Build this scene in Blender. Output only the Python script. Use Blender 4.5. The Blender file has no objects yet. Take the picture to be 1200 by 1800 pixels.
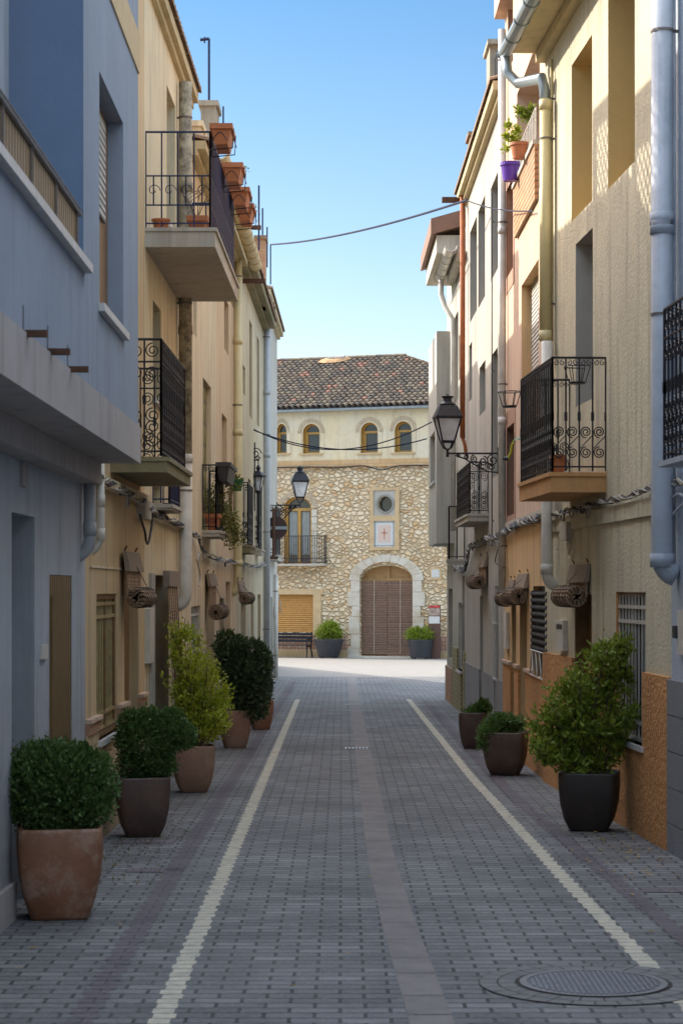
import bpy, math, random
from mathutils import Vector, geometry
R = math.radians
rnd = random.Random(7)
# ------------------------------------------------------------------ camera, sky, sun, exposure
F, CX, HY, CAMH, SLOPE = 3600.0, 600.0, 1035.0, 1.85, 30.0/3600.0
scene = bpy.context.scene
col = scene.collection
cam_d = bpy.data.cameras.new('camera'); cam = bpy.data.objects.new('camera', cam_d); col.objects.link(cam)
cam.location = (0, 0, CAMH); cam.rotation_euler = (R(90), 0, 0)
cam_d.sensor_fit = 'VERTICAL'; cam_d.sensor_height = 36; cam_d.sensor_width = 24
cam_d.lens = F/1800*36; cam_d.shift_y = (HY-900)/1800; cam_d.clip_end = 2000
cam_d.dof.use_dof = True; cam_d.dof.focus_distance = 36; cam_d.dof.aperture_fstop = 7.0
scene.camera = cam
SUN_EL, SUN_AZ = 28.0, 58.0            # azimuth measured from straight ahead (+Y) towards the left (-X)
w = bpy.data.worlds.new("World"); scene.world = w; w.use_nodes = True
nt = w.node_tree; bg = nt.nodes['Background']
sky = nt.nodes.new('ShaderNodeTexSky'); sky.sky_type = 'NISHITA'; sky.sun_disc = False
sky.sun_elevation = R(SUN_EL); sky.sun_rotation = R(-SUN_AZ); sky.air_density = 1.0; sky.dust_density = 0.8; sky.ozone_density = 1.3
sky.altitude = 200
# sky colour and brightness by height above the horizon: clear blue low down, paler overhead, with brightness added there to light the shaded street
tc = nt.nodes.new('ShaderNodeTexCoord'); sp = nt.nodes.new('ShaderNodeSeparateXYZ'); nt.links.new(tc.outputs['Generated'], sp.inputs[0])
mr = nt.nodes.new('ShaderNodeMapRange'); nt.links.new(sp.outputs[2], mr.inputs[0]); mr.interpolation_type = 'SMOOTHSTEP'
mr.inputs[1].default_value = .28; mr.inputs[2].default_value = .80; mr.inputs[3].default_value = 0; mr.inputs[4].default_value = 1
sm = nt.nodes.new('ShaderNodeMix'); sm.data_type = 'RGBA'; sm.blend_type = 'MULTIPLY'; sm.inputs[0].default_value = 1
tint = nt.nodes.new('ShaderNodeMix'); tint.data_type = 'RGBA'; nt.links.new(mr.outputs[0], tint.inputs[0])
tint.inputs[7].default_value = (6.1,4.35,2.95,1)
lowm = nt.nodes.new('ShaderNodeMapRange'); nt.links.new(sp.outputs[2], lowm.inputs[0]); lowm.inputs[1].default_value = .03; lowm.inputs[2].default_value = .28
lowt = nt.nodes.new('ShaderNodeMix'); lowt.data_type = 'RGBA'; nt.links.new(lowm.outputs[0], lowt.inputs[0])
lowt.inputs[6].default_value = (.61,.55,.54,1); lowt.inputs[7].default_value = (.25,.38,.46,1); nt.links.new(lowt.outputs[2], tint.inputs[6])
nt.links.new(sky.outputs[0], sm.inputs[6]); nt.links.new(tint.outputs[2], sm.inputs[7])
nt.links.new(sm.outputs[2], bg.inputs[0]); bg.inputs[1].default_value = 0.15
sd = bpy.data.lights.new('sun', 'SUN'); so = bpy.data.objects.new('sun', sd); col.objects.link(so)
sd.energy = 2.6; sd.angle = R(0.5); sd.color = (1.0, 0.93, 0.80)
to_sun = Vector((-math.sin(R(SUN_AZ))*math.cos(R(SUN_EL)), math.cos(R(SUN_AZ))*math.cos(R(SUN_EL)), math.sin(R(SUN_EL))))
so.rotation_euler = (-to_sun).to_track_quat('-Z', 'Y').to_euler(); so.location = (-20, 10, 30)
vs = scene.view_settings; vs.view_transform = 'Standard'; vs.look = 'None'; vs.gamma = 1; vs.exposure = 1.36

# ------------------------------------------------------------------ materials
def S2L(c):
    return tuple((v/255/12.92 if v/255 <= .04045 else ((v/255+.055)/1.055)**2.4) for v in c)
def new_mat(name):
    m = bpy.data.materials.new(name); m.use_nodes = True
    return m, m.node_tree, m.node_tree.nodes['Principled BSDF']
def noise(nt, scale, det=4, vec=None, rough=.6):
    n = nt.nodes.new('ShaderNodeTexNoise'); n.inputs['Scale'].default_value = scale
    n.inputs['Detail'].default_value = det; n.inputs['Roughness'].default_value = rough
    if vec is not None: nt.links.new(vec, n.inputs['Vector'])
    return n
def ramp(nt, src, a, b, lo=0., hi=1.):
    r = nt.nodes.new('ShaderNodeMapRange'); nt.links.new(src, r.inputs[0])
    r.inputs[1].default_value = a; r.inputs[2].default_value = b; r.inputs[3].default_value = lo; r.inputs[4].default_value = hi
    return r.outputs[0]
def mixc(nt, fac, a, b, mode='MIX'):
    m = nt.nodes.new('ShaderNodeMix'); m.data_type = 'RGBA'; m.blend_type = mode
    for i, v in ((0, fac), (6, a), (7, b)):
        if hasattr(v, 'links') or hasattr(v, 'is_output'): nt.links.new(v, m.inputs[i])
        elif isinstance(v, (int, float)): m.inputs[i].default_value = v
        else: m.inputs[i].default_value = (*v, 1)
    return m.outputs[2]
def pos(nt, scale=None, coord='POS'):
    g = nt.nodes.new('ShaderNodeNewGeometry').outputs['Position']
    if scale:
        mp = nt.nodes.new('ShaderNodeMapping'); mp.inputs['Scale'].default_value = scale
        nt.links.new(g, mp.inputs[0]); return mp.outputs[0]
    return g
def bump(nt, b, src, strength, dist):
    bn = nt.nodes.new('ShaderNodeBump'); bn.inputs['Strength'].default_value = strength; bn.inputs['Distance'].default_value = dist
    nt.links.new(src, bn.inputs['Height'])
    prev = b.inputs['Normal']
    if prev.links: nt.links.new(prev.links[0].from_socket, bn.inputs['Normal'])
    nt.links.new(bn.outputs[0], b.inputs['Normal'])
def plaster(name, c, c2=None, stain=.35, streak=.3, grain=60, gb=.35, gd=.004, rough=.92, dirt=(.16,.13,.10), low=0.0):
    m, nt, b = new_mat(name); p = pos(nt)
    c2 = c2 or tuple(v*.8 for v in c)
    n1 = noise(nt, .9, 6, p); x = mixc(nt, ramp(nt, n1.outputs[0], .35, .65), c, c2)
    n2 = noise(nt, 1.0, 5, pos(nt, (5, 5, .35)), .7)
    x = mixc(nt, ramp(nt, n2.outputs[0], .50, .72, 0, min(1, streak*1.3)), x, dirt)
    nd = noise(nt, 1.0, 6, pos(nt, (9, 9, .6)), .7); x = mixc(nt, ramp(nt, nd.outputs[0], .62, .80, 0, min(.4, streak*.35)), x, tuple(v*.45 for v in c))
    npch = noise(nt, .55, 2, p); x = mixc(nt, ramp(nt, npch.outputs[0], .56, .575, 0, stain*.45), x, tuple(min(1, v*1.18) for v in c))
    n3 = noise(nt, 7, 6, p, .7); x = mixc(nt, ramp(nt, n3.outputs[0], .5, .8, 0, stain), x, tuple(v*.6 for v in c))
    n4 = noise(nt, grain, 3, p); x = mixc(nt, ramp(nt, n4.outputs[0], .4, .7, 0, .25), x, tuple(v*.75 for v in c))
    if low:
        sx = nt.nodes.new('ShaderNodeSeparateXYZ'); nt.links.new(p, sx.inputs[0])
        l = ramp(nt, sx.outputs[2], low, -.3, 0, 1.3)
        mm = nt.nodes.new('ShaderNodeMath'); mm.operation = 'MULTIPLY'; nt.links.new(l, mm.inputs[0]); nt.links.new(n3.outputs[0], mm.inputs[1])
        x = mixc(nt, mm.outputs[0], x, dirt)
    nt.links.new(x, b.inputs['Base Color']); b.inputs['Roughness'].default_value = rough
    bump(nt, b, n4.outputs[0], gb, gd); bump(nt, b, n3.outputs[0], .3, .01)
    return m
def simple(name, c, c2=None, ns=12, rough=.6, metal=0, bmp=.15, bs=60, bd=.003, cov=1.0):
    m, nt, b = new_mat(name); p = pos(nt); c2 = c2 or tuple(v*.65 for v in c)
    n = noise(nt, ns, 6, p, .7); x = mixc(nt, ramp(nt, n.outputs[0], .4, .68, 0, cov), c, c2)
    nt.links.new(x, b.inputs['Base Color']); b.inputs['Roughness'].default_value = rough; b.inputs['Metallic'].default_value = metal
    n2 = noise(nt, bs, 3, p); bump(nt, b, n2.outputs[0], bmp, bd)
    return m
def slatted(name, c, c2, period, rough=.6, axis='Z', bd=.008):
    m, nt, b = new_mat(name); p = pos(nt)
    sx = nt.nodes.new('ShaderNodeSeparateXYZ'); nt.links.new(p, sx.inputs[0])
    src = sx.outputs['XYZ'.index(axis)]
    mu = nt.nodes.new('ShaderNodeMath'); mu.operation = 'MULTIPLY'; mu.inputs[1].default_value = 2*math.pi/period; nt.links.new(src, mu.inputs[0])
    si = nt.nodes.new('ShaderNodeMath'); si.operation = 'SINE'; nt.links.new(mu.outputs[0], si.inputs[0])
    n = noise(nt, 9, 5, p)
    x = mixc(nt, ramp(nt, n.outputs[0], .35, .7), c, tuple(v*.75 for v in c))
    x = mixc(nt, ramp(nt, si.outputs[0], -1, -.75, 1, 0), x, c2)
    nt.links.new(x, b.inputs['Base Color']); b.inputs['Roughness'].default_value = rough
    bump(nt, b, si.outputs[0], .8, bd)
    return m
def bricky(name, c, c2, mortar, bw, bh, mw=.006, axis='WALL', bumpd=.006, off=.5, rough=.9, nvar=.5, squash=1):
    """brick pattern; axis GROUND uses (X,Y), WALL uses (Y,Z)+(X)"""
    m, nt, b = new_mat(name); p = pos(nt)
    sx = nt.nodes.new('ShaderNodeSeparateXYZ'); nt.links.new(p, sx.inputs[0])
    cb = nt.nodes.new('ShaderNodeCombineXYZ')
    if axis == 'GROUND': nt.links.new(sx.outputs[0], cb.inputs[0]); nt.links.new(sx.outputs[1], cb.inputs[1])
    elif axis == 'WALL': nt.links.new(sx.outputs[1], cb.inputs[0]); nt.links.new(sx.outputs[2], cb.inputs[1])
    else: nt.links.new(sx.outputs[0], cb.inputs[0]); nt.links.new(sx.outputs[2], cb.inputs[1])
    # small wobble of the courses
    nw = noise(nt, 2.2, 3, p)
    vm = nt.nodes.new('ShaderNodeVectorMath'); vm.operation = 'MULTIPLY_ADD'
    nt.links.new(nw.outputs['Color'], vm.inputs[0]); vm.inputs[1].default_value = (.012, .012, 0); nt.links.new(cb.outputs[0], vm.inputs[2])
    br = nt.nodes.new('ShaderNodeTexBrick'); nt.links.new(vm.outputs[0], br.inputs['Vector'])
    br.offset = off; br.squash = squash; br.inputs['Scale'].default_value = 1
    br.inputs['Color1'].default_value = (*c, 1); br.inputs['Color2'].default_value = (*c2, 1); br.inputs['Mortar'].default_value = (*mortar, 1)
    br.inputs['Mortar Size'].default_value = mw; br.inputs['Mortar Smooth'].default_value = .3; br.inputs['Bias'].default_value = 0
    br.inputs['Brick Width'].default_value = bw; br.inputs['Row Height'].default_value = bh
    n = noise(nt, 1.3, 7, p, .7)
    x = mixc(nt, ramp(nt, n.outputs[0], .35, .72, 0, nvar), br.outputs[0], tuple(v*.42 for v in c))
    n3 = noise(nt, 45, 4, p, .7)
    x = mixc(nt, ramp(nt, n3.outputs[0], .45, .8, 0, .4), x, tuple(min(1, v*1.5) for v in c2))
    nt.links.new(x, b.inputs['Base Color'])
    n4 = noise(nt, .8, 5, p)
    nt.links.new(ramp(nt, n4.outputs[0], .35, .65, rough-.22, rough), b.inputs['Roughness'])
    bump(nt, b, br.outputs['Fac'], -.9, bumpd); bump(nt, b, n3.outputs[0], .35, .004)
    return m

M = {}
M['blue'] = plaster('blue_lavender_plaster', (.30,.35,.425), (.27,.315,.385), .3, .32, 90, .35, .004)
M['blue_low'] = plaster('grey_lavender_plaster', (.45,.49,.54), (.39,.43,.47), .35, .35, 90, .35, .004, low=1.6)
M['blue_shaded'] = plaster('shaded_blue_plaster', (.16,.23,.34), (.13,.19,.29), .15, .1, 90, .3, .004)  # blue plaster darkened: the terrace wall's shade is put into its colour
M['greyband'] = plaster('grey_beige_band', (.44,.40,.38), (.38,.35,.33), .25, .45, 80, .3, .003)
M['tan'] = plaster('tan_plaster', (.66,.49,.28), (.56,.42,.24), .3, .4, 70, .3, .004, low=1.0)
M['cream'] = plaster('cream_plaster', (.76,.65,.43), (.66,.56,.37), .35, .45, 60, .3, .004, low=1.0)
M['palecream'] = plaster('pale_cream_plaster', (.78,.66,.45), (.68,.57,.39), .35, .45, 60, .3, .004, low=1.2)
M['peachy'] = plaster('peach_plaster', (.76,.56,.36), (.68,.50,.32), .3, .35, 60, .3, .004)
M['greybeige'] = plaster('grey_beige_plaster', (.66,.56,.37), (.54,.46,.31), .45, .55, 50, .3, .004, low=1.2)
M['white'] = plaster('white_plaster', (.56,.53,.46), (.50,.47,.40), .25, .4, 60, .3, .004, low=1.4)
M['roughcream'] = plaster('rough_cream_render', (.64,.58,.42), (.53,.48,.35), .55, .5, 34, .9, .012)
M['bouncein'] = plaster('bounce_yellow_reveal', (.72,.52,.22), (.66,.47,.20), .2, .1, 70, .2, .003)  # yellow of light bounced into the openings is put into this colour
M['pink'] = plaster('pinkish_plaster', (.66,.47,.34), (.60,.42,.31), .25, .3, 60, .3, .004)
M['peachlow'] = plaster('peach_lower_plaster', (.76,.50,.25), (.66,.43,.22), .3, .4, 60, .3, .004)
M['greywhite'] = plaster('grey_white_plaster', (.48,.45,.39), (.41,.38,.33), .35, .5, 60, .3, .004)
M['coolblue'] = plaster('cool_blue_plaster', (.42,.48,.55), (.36,.42,.49), .25, .3, 50, .5, .007)
M['mauve'] = plaster('mauve_trim', (.45,.26,.18), (.4,.23,.16), .2, .2)
M['brownrev'] = plaster('brown_reveal', (.36,.20,.13), (.30,.17,.11), .2, .2)
M['concrete'] = plaster('weathered_concrete', (.42,.37,.28), (.28,.25,.19), .7, .6, 50, .5, .006)
M['conc_slab'] = plaster('balcony_concrete', (.52,.48,.41), (.44,.40,.33), .4, .35, 50, .3, .004)
M['mossy'] = plaster('mossy_concrete', (.30,.25,.15), (.17,.16,.06), .8, .6, 30, .6, .008)
M['orange_slab'] = plaster('orange_slab', (.62,.33,.13), (.52,.28,.11), .4, .35, 40, .5, .006)
M['orange_stone'] = plaster('orange_rough_plinth', (.66,.32,.11), (.50,.23,.08), .5, .3, 22, 1.0, .03)
M['granite'] = simple('grey_granite', (.27,.28,.30), (.15,.16,.17), 70, .6, 0, .5, 80, .004)
M['soffit'] = plaster('eave_soffit', (.60,.50,.30), (.50,.42,.25), .4, .3)
M['iron'] = simple('black_iron', (.012,.012,.017), (.03,.03,.035), 20, .42, .3, .1)
M['blueiron'] = simple('blue_black_iron', (.02,.03,.09), (.015,.02,.05), 20, .4, .3, .1)
M['iron_rust'] = simple('rusty_iron', (.12,.055,.03), (.07,.035,.02), 14, .8, .2, .4)
M['clampiron'] = simple('dull_clamp', (.20,.18,.16), (.12,.10,.09), 14, .7, .2, .2)
M['rust_pipe'] = simple('rust_red_pipe', (.42,.13,.04), (.28,.09,.04), 6, .7, .1, .3)
M['pipe_cream'] = simple('cream_pipe', (.66,.56,.30), (.58,.49,.27), 3, .45, 0, .05)
M['pipe_white'] = simple('off_white_pipe', (.66,.64,.58), (.52,.49,.43), 4, .45, 0, .05)
M['pipe_grey'] = simple('grey_blue_pipe', (.42,.45,.47), (.34,.36,.38), 4, .45, 0, .05)
M['pipe_blue'] = simple('pale_blue_pipe', (.42,.46,.52), (.32,.36,.41), 4, .5, 0, .1)
M['railbrown'] = simple('brown_grey_rail', (.16,.13,.11), (.10,.08,.07), 10, .5, .2)
M['zinc'] = simple('zinc_gutter', (.36,.42,.45), (.28,.33,.36), 5, .4, .5, .1)
M['mold_pipe'] = simple('mottled_cement_pipe', (.42,.36,.25), (.09,.08,.06), 9, .95, 0, .6)
M['brownwood'] = simple('brown_varnished_wood', (.23,.12,.04), (.15,.075,.025), 8, .45, 0, .2)
M['ochrewood'] = simple('ochre_window_wood', (.50,.29,.07), (.38,.21,.05), 8, .5, 0, .1)
M['darkwood'] = simple('dark_door_wood', (.07,.05,.035), (.04,.03,.02), 8, .5, 0, .2)
M['shutter_o'] = slatted('orange_roller_shutter', (.55,.27,.06), (.20,.09,.02), .075)
M['shutter_g'] = slatted('grey_roller_shutter', (.48,.46,.42), (.2,.19,.17), .05)
M['shutter_b'] = slatted('olive_brown_shutter', (.22,.17,.03), (.09,.07,.015), .3)
M['garage'] = slatted('brown_vertical_panel', (.20,.125,.05), (.075,.045,.02), .085, .45, 'Y')
M['glass'] = None
m, ntt, b = new_mat('window_glass'); b.inputs['Base Color'].default_value = (.035,.045,.05,1); b.inputs['Roughness'].default_value = .08; b.inputs['Specular IOR Level'].default_value = .8; M['glass'] = m
M['curtain'] = slatted('pale_curtain', (.5,.5,.46), (.22,.22,.2), .12, .9, 'X', .02)
M['silver'] = simple('silver_grille', (.60,.58,.54), (.5,.48,.45), 10, .4, .3, .05)
M['goldgrille'] = simple('bronze_grille', (.50,.38,.18), (.38,.28,.13), 10, .4, .4, .05)
M['marble'] = simple('pale_sill_stone', (.62,.60,.58), (.5,.48,.46), 8, .5)
M['slat'] = simple('blind_slat_wood', (.46,.32,.21), (.22,.13,.08), 14, .7, 0, .3)
M['slatpale'] = simple('blind_pale_board', (.30,.23,.17), (.22,.17,.13), 20, .8, 0, .3)
M['string'] = simple('blind_string', (.55,.45,.35), None, 20, .9)
M['blindgrey'] = slatted('weathered_reed', (.27,.17,.12), (.09,.055,.04), .06, .9)
M['cable'] = simple('black_cable', (.012,.014,.022), (.02,.02,.03), 20, .6)
M['cablegrey'] = simple('grey_cable', (.42,.40,.36), (.2,.19,.18), 14, .7)
M['cablepaint'] = simple('painted_cable', (.50,.46,.38), (.28,.26,.22), 12, .8)
M['plastic'] = simple('white_meter_box', (.66,.63,.56), (.55,.52,.46), 8, .5)
M['terra'] = simple('terracotta_plastic', (.50,.17,.065), (.42,.14,.055), 5, .55, 0, .08)
M['greenplastic'] = simple('green_plastic', (.02,.12,.04), None, 5, .4)
M['purple'] = simple('purple_plastic', (.14,.05,.42), (.11,.04,.35), 5, .4)
M['darkbox'] = simple('dark_planter', (.035,.035,.04), None, 5, .5)
M['soil'] = simple('soil', (.05,.035,.022), (.02,.015,.01), 40, 1, 0, .8, 50, .02)
M['bark'] = simple('bark', (.13,.09,.055), (.07,.05,.03), 30, .9, 0, .5)
def pot_glaze(name, c, c2, pale, amt, rough=.6):
    m, nt, b = new_mat(name); p = pos(nt)
    n = noise(nt, 3.0, 6, p, .65); x = mixc(nt, ramp(nt, n.outputs[0], .38, .62), c, c2)
    n2 = noise(nt, 4.2, 8, p, .72); x = mixc(nt, ramp(nt, n2.outputs[0], .50, .60, 0, amt), x, pale)
    n3 = noise(nt, 40, 4, p); x = mixc(nt, ramp(nt, n3.outputs[0], .5, .8, 0, .3), x, tuple(v*.5 for v in c))
    nt.links.new(x, b.inputs['Base Color']); nt.links.new(ramp(nt, n2.outputs[0], .4, .7, rough-.2, rough+.2), b.inputs['Roughness'])
    bump(nt, b, n3.outputs[0], .25, .003); bump(nt, b, n.outputs[0], .25, .02)
    return m
M['pot1'] = pot_glaze('mottled_terracotta', (.34,.155,.085), (.23,.10,.05), (.44,.29,.21), .6, .55)
M['pot3'] = pot_glaze('dusty_terracotta', (.33,.19,.125), (.27,.145,.095), (.38,.26,.19), .6, .8)
M['potbrown'] = pot_glaze('brown_clay', (.105,.06,.045), (.075,.045,.035), (.15,.10,.075), .5, .6)
M['potdark'] = pot_glaze('near_black_clay', (.036,.024,.02), (.025,.017,.015), (.055,.04,.03), .5, .6)
M['potmid'] = pot_glaze('olive_brown_clay', (.135,.085,.055), (.09,.055,.038), (.17,.12,.085), .5, .6)
M['potblack'] = simple('anthracite_planter', (.035,.035,.042), (.05,.05,.055), 6, .6)
def leafmat(name, a, b_, c, trans=.25):
    m, nt, b = new_mat(name); p = pos(nt)
    n = noise(nt, 13, 4, p, .8); x = mixc(nt, ramp(nt, n.outputs[0], .38, .6), a, tuple(v*.7 for v in b_))
    n2 = noise(nt, 90, 2, p, .8); x = mixc(nt, ramp(nt, n2.outputs[0], .52, .66), x, c)
    nt.links.new(x, b.inputs['Base Color']); b.inputs['Roughness'].default_value = .5
    tr = nt.nodes.new('ShaderNodeBsdfTranslucent'); nt.links.new(x, tr.inputs[0])
    mx = nt.nodes.new('ShaderNodeMixShader'); mx.inputs[0].default_value = trans
    nt.links.new(b.outputs[0], mx.inputs[1]); nt.links.new(tr.outputs[0], mx.inputs[2])
    nt.links.new(mx.outputs[0], nt.nodes['Material Output'].inputs[0]); return m
M['leafdark'] = leafmat('box_leaf', (.095,.18,.045), (.07,.14,.035), (.20,.31,.07), .3)
M['leafdeep'] = leafmat('laurel_leaf', (.065,.105,.04), (.045,.08,.03), (.15,.20,.08), .25)
M['leafyellow'] = leafmat('yellow_green_leaf', (0.477,0.526,0.040), (0.309,0.426,0.040), (0.750,0.700,0.059), .35)
M['leafmid'] = leafmat('euonymus_leaf', (.22,.31,.03), (.15,.24,.025), (.48,.46,.05), .32)
M['leafplaza'] = leafmat('bright_leaf', (0.247,0.347,0.033), (0.165,0.280,0.026), (0.544,0.528,0.033), .3)
M['leaflow'] = leafmat('ivy_leaf', (0.120,0.240,0.061), (0.096,0.179,0.048), (0.288,0.360,0.096), .3)
M['leafcreep'] = leafmat('creeper_leaf', (0.180,0.180,0.030), (0.120,0.150,0.030), (0.375,0.300,0.045), .3)
M['brickw'] = bricky('orange_brick_wall', (.50,.24,.11), (.58,.32,.16), (.35,.25,.16), .24, .07, .01)
M['plinthbrick'] = bricky('small_brick_plinth', (.42,.20,.11), (.50,.27,.15), (.35,.26,.18), .22, .06, .010)
M['greenstone'] = bricky('olive_stone_plinth', (.30,.27,.12), (.38,.33,.17), (.20,.18,.10), .3, .08, .012, bumpd=.02)
M['roofedge'] = simple('old_roof_tile', (.32,.20,.12), (.16,.12,.08), 12, .9, 0, .6)
M['fascia'] = simple('brown_fascia', (.27,.15,.10), (.22,.125,.085), 4, .7)
M['road'] = bricky('grey_pavers', (.135,.137,.14), (.25,.25,.25), (.016,.015,.013), .23, .115, .011, 'GROUND', .010, nvar=.75)
M['whiteline'] = simple('worn_cream_pavers', (.60,.55,.43), (.38,.36,.30), 9, .8, 0, .3)
M['purpleline'] = bricky('purple_pavers', (.125,.108,.125), (.17,.145,.16), (.05,.045,.05), .23, .115, .006, 'GROUND', .006)
M['strip'] = simple('pinkish_granite_strip', (.215,.19,.18), (.145,.13,.125), 3.5, .75, 0, .3, 90)
M['plaza'] = simple('pale_plaza_asphalt', (.25,.238,.215), (.205,.195,.178), 2, .9, 0, .3, 60)
M['sidestone'] = simple('sidewalk_stain', (.10,.10,.10), None, 3, .9)

# ------------------------------------------------------------------ mesh builder, walls, tags
class MB:
    def __init__(s): s.v = []; s.f = []; s.m = []; s.cur = 0
    def face(s, pts):
        i = len(s.v); s.v += [tuple(p) for p in pts]; s.f.append(tuple(range(i, i+len(pts)))); s.m.append(s.cur)
    def hexa(s, a):                      # 8 points: bottom 4 then top 4
        i = len(s.v); s.v += [tuple(p) for p in a]
        for q in ((0,3,2,1), (4,5,6,7), (0,1,5,4), (1,2,6,5), (2,3,7,6), (3,0,4,7)):
            s.f.append(tuple(i+k for k in q)); s.m.append(s.cur)
    def box(s, x0, x1, y0, y1, z0, z1):
        s.hexa([(x0,y0,z0),(x1,y0,z0),(x1,y1,z0),(x0,y1,z0),(x0,y0,z1),(x1,y0,z1),(x1,y1,z1),(x0,y1,z1)])
    def tube(s, pts, r, n=6, cap=True, r1=None):
        pts = [Vector(p) for p in pts]; N = len(pts); rings = []; prev = None
        for k, p in enumerate(pts):
            t = (pts[min(k+1, N-1)] - pts[max(k-1, 0)])
            if t.length < 1e-9: t = Vector((0,0,1))
            t.normalize()
            if prev is None:
                a = Vector((0,0,1)) if abs(t.z) < .9 else Vector((1,0,0)); u = t.cross(a).normalized()
            else:
                u = prev - t*prev.dot(t)
                u = u.normalized() if u.length > 1e-6 else t.orthogonal().normalized()
            prev = u; vv = t.cross(u); rr = r if r1 is None else r + (r1-r)*k/max(1, N-1)
            i = len(s.v); s.v += [tuple(p + (u*math.cos(2*math.pi*j/n) + vv*math.sin(2*math.pi*j/n))*rr) for j in range(n)]; rings.append(i)
        for a, b in zip(rings, rings[1:]):
            for j in range(n): s.f.append((a+j, a+(j+1) % n, b+(j+1) % n, b+j)); s.m.append(s.cur)
        if cap:
            s.f.append(tuple(rings[0]+j for j in range(n))[::-1]); s.f.append(tuple(rings[-1]+j for j in range(n))); s.m += [s.cur]*2
    def rings(s, rr, close=True, cap0=True, cap1=True):   # rr list of rings (lists of points)
        n = len(rr[0]); idx = []
        for r_ in rr: idx.append(len(s.v)); s.v += [tuple(p) for p in r_]
        for a, b in zip(idx, idx[1:]):
            for j in range(n): s.f.append((a+j, a+(j+1) % n, b+(j+1) % n, b+j)); s.m.append(s.cur)
        if cap0: s.f.append(tuple(idx[0]+j for j in range(n))[::-1]); s.m.append(s.cur)
        if cap1: s.f.append(tuple(idx[-1]+j for j in range(n))); s.m.append(s.cur)
    def build(s, name, mats, parent=None, smooth=False):
        me = bpy.data.meshes.new(name)
        off = Vector((0,0,0)); q = parent
        while q is not None: off += q.location; q = q.parent
        me.from_pydata([(x-off.x, y-off.y, z-off.z) for x, y, z in s.v], [], s.f)
        mats = mats if isinstance(mats, (list, tuple)) else [mats]
        for mm in mats: me.materials.append(mm)
        for p, k in zip(me.polygons, s.m): p.material_index = k; p.use_smooth = smooth
        me.validate(); me.update()
        o = bpy.data.objects.new(name, me); col.objects.link(o); o.parent = parent
        return o
def tag(o, label=None, cat=None, group=None, kind=None):
    for k, v in (('label', label), ('category', cat), ('group', group), ('kind', kind)):
        if v: o[k] = v
    return o
def thing(name, loc, label, cat, group=None):
    o = bpy.data.objects.new(name, None); col.objects.link(o); o.location = loc; o.empty_display_size = .2
    return tag(o, label, cat, group)
def ground_z(Y): return -SLOPE*Y
def gp(x, y):                                   # pixel on the ground plane -> world
    Z = F*CAMH/(y-HY-F*SLOPE); return Vector(((x-CX)/F*Z, Z, ground_z(Z)))
def at(x, y, Y): return Vector(((x-CX)/F*Y, Y, CAMH+(HY-y)/F*Y))

class Wall:
    def __init__(s, p0, p1, side):
        s.p = Vector((p0[0], p0[1], 0)); d = Vector((p1[0]-p0[0], p1[1]-p0[1], 0)); s.len = d.length; s.d = d.normalized()
        s.n = Vector((s.d.y, -s.d.x, 0))
        if s.n.x*side < 0: s.n = -s.n          # side +1: street lies towards +X
        s.side = side
    def at(s, a, o, z): q = s.p + s.d*a + s.n*o; return Vector((q.x, q.y, z))
    def sx(s, x, o=0):                          # pixel column -> distance along the wall
        t = (x-CX)/F; q = s.p + s.n*o
        return -(q.x - t*q.y)/(s.d.x - t*s.d.y)
    def Y(s, a, o=0): return (s.p + s.d*a + s.n*o).y
    def z(s, x, y, o=0): return CAMH + (HY-y)/F*s.Y(s.sx(x, o), o)
    def off(s, a, x):                           # offset at which wall position a shows at column x
        t = (x-CX)/F; q = s.p + s.d*a
        return -(q.x - t*q.y)/(s.n.x - t*s.n.y)
    def box(s, mb, a0, a1, o0, o1, z0, z1):
        mb.hexa([s.at(a0,o0,z0), s.at(a1,o0,z0), s.at(a1,o1,z0), s.at(a0,o1,z0), s.at(a0,o0,z1), s.at(a1,o0,z1), s.at(a1,o1,z1), s.at(a0,o1,z1)])
def inhole(a, z, holes): return any(h[0] < a < h[1] and h[2] < z < h[3] for h in holes)
def cells(a0, a1, z0, z1, holes, merge=True):
    xs = sorted({a0, a1} | {v for h in holes for v in h[:2] if a0 < v < a1}); zs = sorted({z0, z1} | {v for h in holes for v in h[2:4] if z0 < v < z1})
    for x0, x1 in zip(xs, xs[1:]):
        run = None
        for q0, q1 in zip(zs, zs[1:]):
            if inhole((x0+x1)/2, (q0+q1)/2, holes):
                if run: yield (x0, x1, *run); run = None
            else: run = (run[0], q1) if run else (q0, q1)
        if run: yield (x0, x1, *run)
def scroll(mb, O, u, v, r, turns=1.5, rr=.005, flip=1, start=0):
    pts = []
    for k in range(int(14*turns)+1):
        a = start + flip*2*math.pi*k/14; q = r*(1 - .8*k/(14*turns)); pts.append(O + u*(math.cos(a)*q) + v*(math.sin(a)*q))
    mb.tube(pts, rr, 4, False)

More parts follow.
